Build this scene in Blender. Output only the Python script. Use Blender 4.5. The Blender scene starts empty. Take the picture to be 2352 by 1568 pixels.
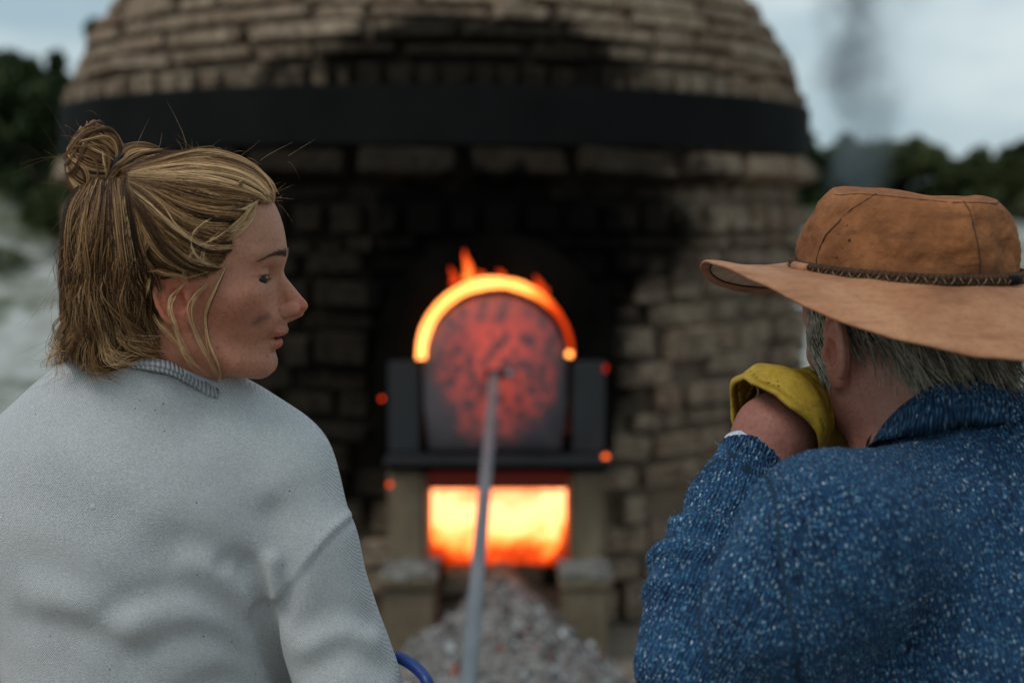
import bpy, bmesh, math, random
import numpy as np
from mathutils import Vector, Matrix, noise as mnoise
random.seed(7); rng = np.random.default_rng(7)
R = math.radians
SC = bpy.context.scene
COL = SC.collection

# ------------------------------------------------------------------ camera, world, light
CAMZ = 1.35
PITCH = R(5.14)
cd = bpy.data.cameras.new('camera'); cam = bpy.data.objects.new('camera', cd); COL.objects.link(cam)
cam.location = (0, 0, CAMZ); cam.rotation_euler = (R(90) - PITCH, 0, 0)
cd.lens = 50; cd.sensor_width = 36; cd.clip_start = 0.05; cd.clip_end = 400
cd.dof.use_dof = True; cd.dof.focus_distance = 1.42; cd.dof.aperture_fstop = 2.9
cd.dof.aperture_blades = 0
SC.camera = cam
vs = SC.view_settings
vs.view_transform = 'Standard'; vs.look = 'None'; vs.gamma = 1.0; vs.use_curve_mapping = False
vs.exposure = 0.0
SC.render.engine = 'CYCLES'
SC.cycles.use_denoising = True
SC.cycles.max_bounces = 8; SC.cycles.volume_bounces = 1; SC.cycles.volume_step_rate = 2.0
SC.cycles.sample_clamp_indirect = 6.0

def new_nodes(nt):
    nt.nodes.clear()
    return nt

world = bpy.data.worlds.new('World'); SC.world = world; world.use_nodes = True
nt = new_nodes(world.node_tree)
N = nt.nodes; L = nt.links
SUN_EL, SUN_AZ = R(54), R(-128)      # azimuth measured from +Y, behind the camera to the left
sky = N.new('ShaderNodeTexSky'); sky.sky_type = 'NISHITA'; sky.sun_disc = False
sky.sun_elevation = SUN_EL; sky.sun_rotation = SUN_AZ; sky.dust_density = 2.0
tc = N.new('ShaderNodeTexCoord')
mp = N.new('ShaderNodeMapping'); mp.inputs['Scale'].default_value = (1.0, 1.0, 3.2)
mp.inputs['Location'].default_value = (0.3, 0.1, 0.35)
n1 = N.new('ShaderNodeTexNoise'); n1.inputs['Scale'].default_value = 2.6; n1.inputs['Detail'].default_value = 5; n1.inputs['Roughness'].default_value = .55
cr = N.new('ShaderNodeValToRGB')
cr.color_ramp.elements[0].position = .40; cr.color_ramp.elements[0].color = (3.9, 5.3, 6.0, 1)
cr.color_ramp.elements[1].position = .62; cr.color_ramp.elements[1].color = (7.0, 8.0, 8.2, 1)
mx = N.new('ShaderNodeMix'); mx.data_type = 'RGBA'; mx.inputs[0].default_value = .9
bg = N.new('ShaderNodeBackground'); bg.inputs['Strength'].default_value = .1
out = N.new('ShaderNodeOutputWorld')
L.new(tc.outputs['Generated'], mp.inputs['Vector']); L.new(mp.outputs[0], n1.inputs['Vector'])
L.new(n1.outputs['Fac'], cr.inputs['Fac'])
L.new(sky.outputs[0], mx.inputs[6]); L.new(cr.outputs[0], mx.inputs[7])
L.new(mx.outputs[2], bg.inputs['Color']); L.new(bg.outputs[0], out.inputs['Surface'])

sd = bpy.data.lights.new('sun', 'SUN'); sun = bpy.data.objects.new('sun', sd); COL.objects.link(sun)
sd.energy = 1.35; sd.angle = R(24); sd.color = (1.0, .96, .9)
sdir = Vector((math.sin(SUN_AZ) * math.cos(SUN_EL), math.cos(SUN_AZ) * math.cos(SUN_EL), math.sin(SUN_EL)))
sun.rotation_euler = sdir.to_track_quat('Z', 'Y').to_euler(); sun.location = (-3, -4, 6)

# ------------------------------------------------------------------ placing helper (survey of the place from the camera's stand)
SP, CP = math.sin(PITCH), math.cos(PITCH)
F_AX = np.array([0, CP, -SP]); U_AX = np.array([0, SP, CP]); R_AX = np.array([1.0, 0, 0]); CAM = np.array([0, 0, CAMZ])
FP = 50 / 36 * 2352
def P(u, v, d):
    return CAM + d * ((u - 1176) / FP * R_AX + F_AX + (784 - v) / FP * U_AX)
def ray(u, v):
    r = (u - 1176) / FP * R_AX + F_AX + (784 - v) / FP * U_AX
    return r / np.linalg.norm(r)

# ------------------------------------------------------------------ materials
def mat(name):
    m = bpy.data.materials.new(name); m.use_nodes = True
    nt = m.node_tree; nt.nodes.clear()
    o = nt.nodes.new('ShaderNodeOutputMaterial'); b = nt.nodes.new('ShaderNodeBsdfPrincipled')
    nt.links.new(b.outputs[0], o.inputs[0])
    return m, nt, b, o
def nd(nt, t, **kw):
    n = nt.nodes.new(t)
    for k, v in kw.items():
        if k.startswith('i_'): n.inputs[k[2:].replace('_', ' ')].default_value = v
        else: setattr(n, k, v)
    return n
def ramp(nt, src, stops, interp='LINEAR'):
    r = nt.nodes.new('ShaderNodeValToRGB'); cr = r.color_ramp; cr.interpolation = interp
    cr.elements.remove(cr.elements[1])
    for i, (p, c) in enumerate(stops):
        if i: e = cr.elements.new(p)
        else: e = cr.elements[0]; e.position = p
        e.color = (c, c, c, 1) if not hasattr(c, '__len__') else (*c, 1)
    nt.links.new(src, r.inputs[0]); return r.outputs[0]
def mixc(nt, f, a, b, mode='MIX'):
    m = nt.nodes.new('ShaderNodeMix'); m.data_type = 'RGBA'; m.blend_type = mode
    for s, v in ((m.inputs[0], f), (m.inputs[6], a), (m.inputs[7], b)):
        if hasattr(v, 'links') or isinstance(v, bpy.types.NodeSocket): nt.links.new(v, s)
        elif hasattr(v, '__len__'): s.default_value = (*v, 1)
        else: s.default_value = v
    return m.outputs[2]
def math_(nt, op, a, b=0.0, c=None, clamp=False):
    m = nt.nodes.new('ShaderNodeMath'); m.operation = op; m.use_clamp = clamp
    for s, v in zip(m.inputs, (a, b, c)):
        if v is None: continue
        if isinstance(v, bpy.types.NodeSocket): nt.links.new(v, s)
        else: s.default_value = v
    return m.outputs[0]
def coords(nt, kind='Object', scale=(1, 1, 1), rot=(0, 0, 0), loc=(0, 0, 0)):
    if kind == 'World':
        g = nt.nodes.new('ShaderNodeNewGeometry'); s = g.outputs['Position']
    else:
        t = nt.nodes.new('ShaderNodeTexCoord'); s = t.outputs[kind]
    m = nt.nodes.new('ShaderNodeMapping'); m.inputs['Scale'].default_value = scale
    m.inputs['Rotation'].default_value = rot; m.inputs['Location'].default_value = loc
    nt.links.new(s, m.inputs[0]); return m.outputs[0]
def noise(nt, vec, scale, detail=3, rough=.5, dist=0):
    n = nt.nodes.new('ShaderNodeTexNoise'); n.inputs['Scale'].default_value = scale
    n.inputs['Detail'].default_value = detail; n.inputs['Roughness'].default_value = rough; n.inputs['Distortion'].default_value = dist
    nt.links.new(vec, n.inputs['Vector']); return n.outputs['Fac']
def voro(nt, vec, scale, feat='F1', out='Distance', rand=1):
    n = nt.nodes.new('ShaderNodeTexVoronoi'); n.feature = feat; n.inputs['Scale'].default_value = scale
    n.inputs['Randomness'].default_value = rand
    nt.links.new(vec, n.inputs['Vector']); return n.outputs[out]
def bump(nt, b, h, dist=.001, strength=1.0, prev=None):
    n = nt.nodes.new('ShaderNodeBump'); n.inputs['Distance'].default_value = dist; n.inputs['Strength'].default_value = strength
    nt.links.new(h, n.inputs['Height'])
    if prev is not None: nt.links.new(prev, n.inputs['Normal'])
    nt.links.new(n.outputs[0], b.inputs['Normal']); return n.outputs[0]
def setc(nt, b, c, key='Base Color'):
    if isinstance(c, bpy.types.NodeSocket): nt.links.new(c, b.inputs[key])
    else: b.inputs[key].default_value = (*c, 1)
def simple(name, c1, c2, scale=8, rough=.8, bd=.002, metal=0, kind='Object'):
    m, nt, b, o = mat(name)
    v = coords(nt, kind); n = noise(nt, v, scale, 5, .6)
    setc(nt, b, mixc(nt, ramp(nt, n, [(.3, 0), (.7, 1)]), c1, c2))
    b.inputs['Roughness'].default_value = rough; b.inputs['Metallic'].default_value = metal
    bump(nt, b, noise(nt, v, scale * 4, 4, .6), bd)
    return m

def soot_fac(nt):
    """where the fire has blackened the kiln: stain ellipses in world space, ragged by noise"""
    w = coords(nt, 'World')
    n = noise(nt, w, 2.6, 4, .6); n2 = noise(nt, w, 11, 3, .6)
    outs = []
    for (c, r, amt) in (((-.06, 4.5, 1.03), (.50, 9, .52), 1.0), ((-.58, 4.6, 1.06), (.84, 9, .70), .93), ((-.1, 4.6, 1.8), (.52, 9, .17), .93), ((.06, 4.6, 1.25), (.60, 9, .24), .96), ((-.2,4.6,1.49),(.92,9,.13),.9)):
        m = coords(nt, 'World', scale=(1 / r[0], 1 / r[1], 1 / r[2]), loc=(-c[0] / r[0], -c[1] / r[1], -c[2] / r[2]))
        l = nt.nodes.new('ShaderNodeVectorMath'); l.operation = 'LENGTH'; nt.links.new(m, l.inputs[0])
        d = math_(nt, 'ADD', l.outputs['Value'], math_(nt, 'MULTIPLY', math_(nt, 'SUBTRACT', n, .5), 1.1))
        d = math_(nt, 'ADD', d, math_(nt, 'MULTIPLY', math_(nt, 'SUBTRACT', n2, .5), .5))
        mr = nt.nodes.new('ShaderNodeMapRange'); mr.interpolation_type = 'SMOOTHSTEP'
        mr.inputs[1].default_value = 1.22; mr.inputs[2].default_value = .82; mr.inputs[3].default_value = 0; mr.inputs[4].default_value = amt
        nt.links.new(d, mr.inputs[0]); outs.append(mr.outputs[0])
    s = outs[0]
    for o in outs[1:]: s = math_(nt, 'MAXIMUM', s, o)
    return s

def brick_mat(name, mortar=False):
    m, nt, b, o = mat(name)
    v = coords(nt, 'World'); n = noise(nt, v, 7, 5, .65); f = noise(nt, v, 38, 4, .7)
    oi = nt.nodes.new('ShaderNodeObjectInfo')
    if mortar:
        base = mixc(nt, n, (.09, .067, .048), (.26, .20, .145))
    else:
        base = ramp(nt, oi.outputs['Random'], [(0, (.13, .078, .052)), (.25, (.29, .21, .145)), (.5, (.19, .122, .084)), (.7, (.41, .31, .22)), (.85, (.22, .16, .126)), (1, (.30, .172, .118))])
        base = mixc(nt, ramp(nt, n, [(.35, 0), (.65, 1)]), base, (.35, .27, .195))
        base = mixc(nt, ramp(nt, f, [(.38, .75), (.6, 0)]), base, (.06, .042, .03))
    s = soot_fac(nt)
    col = mixc(nt, s, base, mixc(nt, f, (.0018, .0018, .0015), (.006, .0055, .0045)))
    setc(nt, b, col); b.inputs['Roughness'].default_value = .95; b.inputs['Specular IOR Level'].default_value = .04
    bump(nt, b, math_(nt, 'ADD', math_(nt, 'MULTIPLY', n, .6), f), .012)
    return m

M = {}
M['brick'] = brick_mat('kiln_brick'); M['mortar'] = brick_mat('mortar', True)
M['iron'] = simple('dark_iron', (.0055, .006, .006), (.011, .011, .011), 3, .8, .001)
M['iron'].node_tree.nodes['Principled BSDF'].inputs['Specular IOR Level'].default_value = .06
M['plate'] = simple('door_plate', (.007, .008, .010), (.016, .018, .021), 5, .6, .001)
M['black'] = simple('sooty_black', (.0015, .0015, .0014), (.006, .0055, .0048), 6, .95, .004)
M['black'].node_tree.nodes['Principled BSDF'].inputs['Specular IOR Level'].default_value = .03
M['steel'] = simple('pole_steel', (.17, .2, .23), (.27, .3, .33), 6, .5, .0005, .5)
M['stone'] = simple('hearth_stone', (.10, .073, .045), (.26, .20, .13), 5, .95, .004)
M['ash'] = simple('ash', (.085, .078, .07), (.29, .275, .255), 14, 1, .01, kind='World')
M['soil'] = simple('soil', (.12, .095, .07), (.24, .2, .155), 2, 1, .01, kind='World')
M['bark'] = simple('bark', (.05, .04, .03), (.1, .08, .06), 10, 1, .01)
M['wood'] = simple('bench_wood', (.2, .13, .08), (.3, .2, .12), 6, .8, .002)
M['denim'] = simple('trousers', (.03, .035, .05), (.05, .055, .07), 40, .95, .001)
M['khaki'] = simple('work_trousers', (.12, .1, .07), (.17, .14, .1), 40, .95, .001)
M['boot'] = simple('boot_leather', (.03, .02, .015), (.06, .04, .03), 15, .6, .001)
M['tie'] = simple('hair_tie', (.008, .008, .009), (.02, .02, .02), 200, .8, .001)
M['hose'] = simple('blue_rubber', (.003, .022, .13), (.005, .04, .22), 6, .45, .0003)
M['collar'] = simple('pale_blue_cotton', (.42, .5, .58), (.5, .58, .64), 60, .9, .0004)
M['cuffcloth'] = simple('white_checked_cotton', (.6, .62, .68), (.35, .4, .55), 160, .9, .0003)

def emit_mat(name, fn):
    m = bpy.data.materials.new(name); m.use_nodes = True; nt = m.node_tree; nt.nodes.clear()
    o = nt.nodes.new('ShaderNodeOutputMaterial'); e = nt.nodes.new('ShaderNodeEmission'); nt.links.new(e.outputs[0], o.inputs[0])
    fn(nt, e); return m
def f_fire(nt, e):
    v = coords(nt, 'Object'); n = noise(nt, coords(nt, 'Object', scale=(1, 1, 1.4)), 9, 4, .6, .6)
    sx = nt.nodes.new('ShaderNodeSeparateXYZ'); nt.links.new(v, sx.inputs[0])
    ex = math_(nt, 'POWER', math_(nt, 'MULTIPLY', math_(nt, 'ABSOLUTE', sx.outputs[0]), 4.2), 6)
    h = math_(nt, 'ADD', math_(nt, 'MULTIPLY', sx.outputs[2], 3.1), math_(nt, 'MULTIPLY', n, .52))
    h = math_(nt, 'SUBTRACT', h, math_(nt, 'MULTIPLY', ex, .30))
    setc(nt, e, ramp(nt, h, [(.10, (.25, .015, .002)), (.24, (1.2, .09, .012)), (.34, (2.8, .55, .08)), (.43, (4.2, 1.2, .40)), (.68, (4.0, 1.25, .52)), (.80, (2.6, .68, .24)), (1.0, (1.5, .34, .11))]), 'Color')
    e.inputs['Strength'].default_value = 1.0
M['fire'] = emit_mat('stoke_fire', f_fire)
def f_arc(nt, e):
    a = nt.nodes.new('ShaderNodeAttribute'); a.attribute_name = 'glowk'
    setc(nt, e, ramp(nt, a.outputs['Fac'], [(0, (.35, .015, .003)), (.4, (1.3, .10, .015)), (.7, (2.6, .52, .07)), (.9, (4.2, 1.15, .24)), (1, (4.6, 1.4, .36))]), 'Color')
    e.inputs['Strength'].default_value = 1.1
M['arc'] = emit_mat('flame_glow', f_arc)
def f_ember(nt, e):
    oi = nt.nodes.new('ShaderNodeObjectInfo'); setc(nt, e, oi.outputs['Color'], 'Color'); e.inputs['Strength'].default_value = 1
M['ember'] = emit_mat('ember_glow', f_ember)

# glowing door: hot red clay facing, cooler grey metal at its foot
m, nt, b, o = mat('glowing_door')
v = coords(nt, 'Object'); sx = nt.nodes.new('ShaderNodeSeparateXYZ'); nt.links.new(v, sx.inputs[0])
n = noise(nt, v, 9, 4, .6); spots = voro(nt, coords(nt, 'Object', scale=(1, .2, .8)), 30)
vm = coords(nt, 'Object', scale=(1 / .215, 0, 1 / .33), loc=(0, 0, -.33 / .33))
ln = nt.nodes.new('ShaderNodeVectorMath'); ln.operation = 'LENGTH'; nt.links.new(vm, ln.inputs[0])
h = math_(nt, 'ADD', ln.outputs['Value'], math_(nt, 'MULTIPLY', math_(nt, 'SUBTRACT', n, .5), .55))
heat = ramp(nt, h, [(0.2, 1), (.85, .55), (1.16, 0.0)])
sp = ramp(nt, math_(nt, 'ADD', spots, math_(nt, 'MULTIPLY', noise(nt, v, 30, 2), .3)), [(.50, 0), (.66, 1)])
dk = ramp(nt, noise(nt, v, 16, 3, .6), [(.36, .6), (.50, 1)])
em = mixc(nt, 1.0, mixc(nt, heat, (0, 0, 0), (.50, .040, .014)), mixc(nt, math_(nt, 'MULTIPLY', sp, dk), (.13, .12, .14), (.98, .95, .95)), 'MULTIPLY')
em = mixc(nt, math_(nt, 'SUBTRACT', 1.0, dk), em, (.07, .012, .01))
setc(nt, b, em, 'Emission Color')
b.inputs['Emission Strength'].default_value = .8
nt.links.new(heat, b.inputs['Emission Strength'])
setc(nt, b, mixc(nt, n, (.05, .045, .055), (.10, .08, .09))); b.inputs['Roughness'].default_value = .8
bump(nt, b, n, .004)
M['door'] = m

# skin, hair, cloth, leather
def skin_mat(name, c1, c2, sss=.08):
    m, nt, b, o = mat(name)
    v = coords(nt, 'Object'); n = noise(nt, v, 26, 4, .6); f = noise(nt, v, 260, 3, .7)
    a = nt.nodes.new('ShaderNodeAttribute'); a.attribute_name = 'tint'
    base = mixc(nt, ramp(nt, n, [(.3, 0), (.7, 1)]), c1, c2)
    base = mixc(nt, ramp(nt, f, [(.46, 0), (.70, .45)]), base, (.25, .10, .06))
    col = mixc(nt, 1.0, base, a.outputs['Color'], 'MULTIPLY')
    setc(nt, b, col); b.inputs['Roughness'].default_value = .56; b.inputs['Specular IOR Level'].default_value = .35
    b.inputs['Subsurface Weight'].default_value = sss; b.inputs['Subsurface Radius'].default_value = (1, .35, .2); b.inputs['Subsurface Scale'].default_value = .008
    bump(nt, b, math_(nt, 'ADD', f, noise(nt, v, 90, 3)), .0006)
    return m
M['skin_w'] = skin_mat('fair_skin', (.40, .175, .105), (.50, .235, .150))
M['skin_m'] = skin_mat('weathered_skin', (.36, .17, .12), (.47, .26, .2), .06)
def hair_mat(name, stops, rough=.3):
    m = bpy.data.materials.new(name); m.use_nodes = True; nt = m.node_tree; nt.nodes.clear()
    o = nt.nodes.new('ShaderNodeOutputMaterial')
    b = nt.nodes.new('ShaderNodeBsdfPrincipled'); nt.links.new(b.outputs[0], o.inputs[0])
    a = nt.nodes.new('ShaderNodeAttribute'); a.attribute_name = 'tone'
    hi = nt.nodes.new('ShaderNodeHairInfo')
    t = math_(nt, 'ADD', a.outputs['Fac'], math_(nt, 'MULTIPLY', math_(nt, 'SUBTRACT', hi.outputs['Random'], .5), .24), clamp=True)
    setc(nt, b, ramp(nt, t, stops)); b.inputs['Roughness'].default_value = rough
    b.inputs['Specular IOR Level'].default_value = .18
    return m
M['hair_w'] = hair_mat('blonde_hair', [(0, (.018, .008, .0035)), (.35, (.10, .045, .017)), (.65, (.38, .205, .088)), (1, (.78, .54, .30))], .36)
M['hair_m'] = hair_mat('grey_hair', [(0, (.045, .036, .024)), (.5, (.19, .165, .122)), (1, (.52, .47, .38))], .45)
M['brow'] = hair_mat('brow_hair', [(0, (.045, .026, .016)), (1, (.16, .09, .05))], .5)
def cap_mat(name, a, b_):
    m, nt, b, o = mat(name)
    v = coords(nt, 'Object', scale=(1, 1, .25)); n = noise(nt, v, 90, 3, .6)
    setc(nt, b, mixc(nt, n, a, b_)); b.inputs['Roughness'].default_value = .7; b.inputs['Specular IOR Level'].default_value = .1
    bump(nt, b, n, .002); return m
M['cap_w'] = cap_mat('hair_mass_blonde', (.035, .016, .006), (.10, .048, .018))
M['cap_m'] = cap_mat('hair_mass_grey', (.04, .034, .025), (.11, .098, .075))

m, nt, b, o = mat('grey_marl_jersey')
v = coords(nt, 'Object'); big = noise(nt, v, 9, 3, .5)
w = nt.nodes.new('ShaderNodeTexWave'); w.inputs['Scale'].default_value = 165; w.inputs['Distortion'].default_value = 1.2; w.inputs['Detail'].default_value = 1
w.bands_direction = 'X'
nt.links.new(coords(nt, 'Object', rot=(0, R(38), 0)), w.inputs['Vector'])
fine = noise(nt, coords(nt, 'Object', scale=(1, 1, 1.8)), 420, 3, .7)
base = mixc(nt, ramp(nt, big, [(.3, 0), (.7, 1)]), (.55, .56, .57), (.64, .645, .65))
base = mixc(nt, ramp(nt, w.outputs['Fac'], [(.0, .22), (.5, 0)]), base, (.25, .265, .29))
base = mixc(nt, ramp(nt, fine, [(.35, .42), (.60, 0)]), base, (.22, .24, .27))
base = mixc(nt, ramp(nt, fine, [(.55, 0), (.72, .35)]), base, (.68, .68, .67))
sp = nt.nodes.new('ShaderNodeTexVoronoi'); sp.inputs['Scale'].default_value = 85; nt.links.new(v, sp.inputs['Vector'])
pick = ramp(nt, sp.outputs['Color'], [(.62, 0), (.64, 1)], 'CONSTANT')
dot = ramp(nt, sp.outputs['Distance'], [(.04, .9), (.10, 0)])
base = mixc(nt, math_(nt, 'MULTIPLY', pick, dot), base, (.03, .035, .05))
sp2 = nt.nodes.new('ShaderNodeTexVoronoi'); sp2.inputs['Scale'].default_value = 41; nt.links.new(coords(nt, 'Object', loc=(3, 1, 7)), sp2.inputs['Vector'])
nep = math_(nt, 'MULTIPLY', ramp(nt, sp2.outputs['Color'], [(.75, 0), (.77, 1)], 'CONSTANT'), ramp(nt, sp2.outputs['Distance'], [(.08, 1), (.13, 0)]))
base = mixc(nt, math_(nt, 'MULTIPLY', nep, .4), base, (.7, .69, .65))
setc(nt, b, base); b.inputs['Roughness'].default_value = .95; b.inputs['Specular IOR Level'].default_value = .15
b.inputs['Sheen Weight'].default_value = .15; b.inputs['Sheen Roughness'].default_value = .6
hh = math_(nt, 'ADD', math_(nt, 'MULTIPLY', w.outputs['Fac'], .5), math_(nt, 'ADD', fine, math_(nt, 'MULTIPLY', nep, .6)))
bump(nt, b, hh, .0012)
M['jersey'] = m
m, nt, b, o = mat('grey_ribbing')
a = nt.nodes.new('ShaderNodeAttribute'); a.attribute_name = 'rib'
rb = math_(nt, 'SINE', math_(nt, 'MULTIPLY', a.outputs['Fac'], 1.0)); rb = math_(nt, 'MULTIPLY_ADD', rb, .5, .5)
fine = noise(nt, coords(nt, 'Object'), 380, 2, .6)
base = mixc(nt, rb, (.25, .26, .275), (.45, .455, .46)); base = mixc(nt, ramp(nt, fine, [(.4, .3), (.6, 0)]), base, (.2, .21, .22))
setc(nt, b, base); b.inputs['Roughness'].default_value = .95; b.inputs['Specular IOR Level'].default_value = .1
bump(nt, b, rb, .0012); M['ribbing'] = m

def tweed(name, rib=False):
    m, nt, b, o = mat(name)
    uv = nt.nodes.new('ShaderNodeAttribute'); uv.attribute_name = 'kn'   # knit coordinates in metres: x across wales, y along courses
    def kc(s, loc=(0, 0, 0)):
        mm = nt.nodes.new('ShaderNodeMapping'); mm.inputs['Scale'].default_value = s; mm.inputs['Location'].default_value = loc
        nt.links.new(uv.outputs['Vector'], mm.inputs[0]); return mm.outputs[0]
    v = kc((1, 1, 1)); big = noise(nt, v, 14, 3, .5); md = noise(nt, kc((1.5, .7, 1)), 150, 3, .6)
    base = mixc(nt, ramp(nt, md, [(.36, 0), (.62, 1)]), (.007, .013, .038), (.020, .062, .140))
    base = mixc(nt, ramp(nt, big, [(.35, 0), (.7, .4)]), base, (.034, .105, .22))
    def specks(sc, thr, col, base, loc, amt=1, d0=.22, d1=.42):
        s = nt.nodes.new('ShaderNodeTexVoronoi'); s.inputs['Scale'].default_value = sc
        jit = nt.nodes.new('ShaderNodeTexNoise'); jit.inputs['Scale'].default_value = 60; nt.links.new(v, jit.inputs['Vector'])
        ad = nt.nodes.new('ShaderNodeVectorMath'); ad.operation = 'MULTIPLY_ADD'
        nt.links.new(jit.outputs['Color'], ad.inputs[0]); ad.inputs[1].default_value = (.006, .006, .006); nt.links.new(kc((1.25, .62, 1.0), loc), ad.inputs[2])
        nt.links.new(ad.outputs[0], s.inputs['Vector'])
        f = math_(nt, 'MULTIPLY', ramp(nt, s.outputs['Color'], [(thr, 0), (thr + .12, amt)]), ramp(nt, s.outputs['Distance'], [(d0, 1), (d1, 0)]))
        return mixc(nt, f, base, col), f
    base, f1 = specks(320, .34, (.075, .24, .42), base, (0, 0, 0), .9, .25, .5)
    base, f2 = specks(270, .48, (.32, .48, .60), base, (1, 2, 3), .95, .16, .38)
    base, f3 = specks(190, .58, (.55, .68, .78), base, (4, 2, 3), .9, .14, .27)
    base, f4 = specks(240, .55, (.006, .008, .022), base, (5, 6, 3), .7)
    w = nt.nodes.new('ShaderNodeTexWave'); w.inputs['Scale'].default_value = 70 if rib else 95; w.inputs['Distortion'].default_value = 1.5
    nt.links.new(v, w.inputs['Vector'])
    wf = w.outputs['Fac']
    base = mixc(nt, ramp(nt, wf, [(.0, .75 if rib else .45), (.45, 0)]), base, (.006, .01, .024))
    setc(nt, b, base); b.inputs['Roughness'].default_value = 1; b.inputs['Specular IOR Level'].default_value = .1
    b.inputs['Sheen Weight'].default_value = .12; b.inputs['Sheen Tint'].default_value = (.3, .5, .8, 1)
    hh = math_(nt, 'ADD', math_(nt, 'MULTIPLY', wf, 1.2 if rib else .6), math_(nt, 'ADD', math_(nt, 'MULTIPLY', md, .8), math_(nt, 'ADD', f2, f1)))
    bump(nt, b, hh, .0022)
    return m
M['tweed'] = tweed('blue_tweed_knit'); M['tweed_rib'] = tweed('blue_tweed_rib', True)
M['fuzz'] = hair_mat('wool_fuzz', [(0, (.01, .02, .06)), (.6, (.05, .12, .24)), (1, (.3, .42, .5))], .8)

def leather(name, c1, c2, c3, bd=.0012, rough=.75):
    m, nt, b, o = mat(name)
    v = coords(nt, 'Object'); n = noise(nt, v, 16, 5, .6, .5); f = noise(nt, v, 150, 4, .7); s = noise(nt, coords(nt, 'Object', scale=(.3, 1, 2)), 45, 4, .6)
    base = mixc(nt, ramp(nt, n, [(.38, 0), (.62, 1)]), c1, c2)
    base = mixc(nt, ramp(nt, s, [(.50, 0), (.68, .7)]), base, c3)
    base = mixc(nt, ramp(nt, noise(nt, v, 7, 4, .65, .8), [(.50, 0), (.66, .5)]), base, tuple(x * .55 for x in c3))
    base = mixc(nt, ramp(nt, f, [(.3, .35), (.55, 0)]), base, tuple(x * .5 for x in c1))
    a = nt.nodes.new('ShaderNodeAttribute'); a.attribute_name = 'tint'
    base = mixc(nt, 1.0, base, a.outputs['Color'], 'MULTIPLY')
    setc(nt, b, base); b.inputs['Roughness'].default_value = rough; b.inputs['Specular IOR Level'].default_value = .25
    bump(nt, b, math_(nt, 'ADD', n, math_(nt, 'MULTIPLY', f, .5)), bd)
    return m
M['crown'] = leather('suede_crown', (.20, .072, .025), (.31, .118, .042), (.15, .055, .022), .0034, .85)
M['brim'] = leather('leather_brim', (.36, .16, .078), (.44, .215, .115), (.26, .105, .05), .0014, .7)
M['brim_under'] = leather('brim_lining', (.60, .44, .37), (.68, .52, .45), (.52, .36, .30), .0008, .8)
M['glove'] = leather('yellow_glove_leather', (.38, .235, .020), (.47, .31, .04), (.28, .16, .018), .0015, .55)
M['cord'] = simple('dark_braid', (.035, .018, .010), (.075, .04, .022), 60, .75, .0005); M['cord'].node_tree.nodes['Principled BSDF'].inputs['Specular IOR Level'].default_value = .15
M['thread'] = simple('dark_thread', (.025, .012, .008), (.04, .02, .012), 60, .9, .0005)
M['lace'] = simple('tan_lace', (.20, .12, .06), (.27, .17, .085), 60, .8, .0005)
m, nt, b, o = mat('eye_glossy'); setc(nt, b, (.42, .37, .34)); b.inputs['Roughness'].default_value = .3; M['eye'] = m
m, nt, b, o = mat('iris_dark'); setc(nt, b, (.03, .022, .015)); b.inputs['Roughness'].default_value = .4; b.inputs['Specular IOR Level'].default_value = .2; M['iris'] = m

# ------------------------------------------------------------------ object helpers
WL = {}
def tag(o, label=None, cat=None, group=None, kind=None):
    if label: o['label'] = label
    if cat: o['category'] = cat
    if group: o['group'] = group
    if kind: o['kind'] = kind
    return o
def empty(name, loc, label, cat, group=None):
    o = bpy.data.objects.new(name, None); COL.objects.link(o); o.location = loc; o.empty_display_size = .1
    WL[o] = np.array(loc, float); return tag(o, label, cat, group)
def mobj(name, verts, faces, material, parent=None, smooth=True, origin=None):
    """verts in world coordinates"""
    verts = np.asarray(verts, float)
    if origin is None:
        origin = WL[parent] if parent is not None else np.array([verts[:, 0].mean(), verts[:, 1].mean(), verts[:, 2].min()])
    me = bpy.data.meshes.new(name)
    me.from_pydata((verts - origin).tolist(), [], faces.tolist() if isinstance(faces, np.ndarray) else faces)
    me.update()
    if smooth: me.polygons.foreach_set('use_smooth', [True] * len(me.polygons))
    if material: me.materials.append(material)
    o = bpy.data.objects.new(name, me); COL.objects.link(o)
    WL[o] = np.array(origin, float)
    if parent is not None:
        o.parent = parent; o.location = tuple(np.array(origin) - WL[parent])
    else: o.location = tuple(origin)
    return o
def vcol(o, arr, name='tint'):
    a = o.data.attributes.new(name, 'FLOAT_COLOR', 'POINT')
    c = np.ones((len(arr), 4), np.float32); c[:, :3] = arr; a.data.foreach_set('color', c.ravel())
def vvec(o, arr, name='kn'):
    a = o.data.attributes.new(name, 'FLOAT_VECTOR', 'POINT'); a.data.foreach_set('vector', np.asarray(arr, np.float32).ravel())
def vflt(o, arr, name):
    a = o.data.attributes.new(name, 'FLOAT', 'POINT'); a.data.foreach_set('value', np.asarray(arr, np.float32).ravel())

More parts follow.
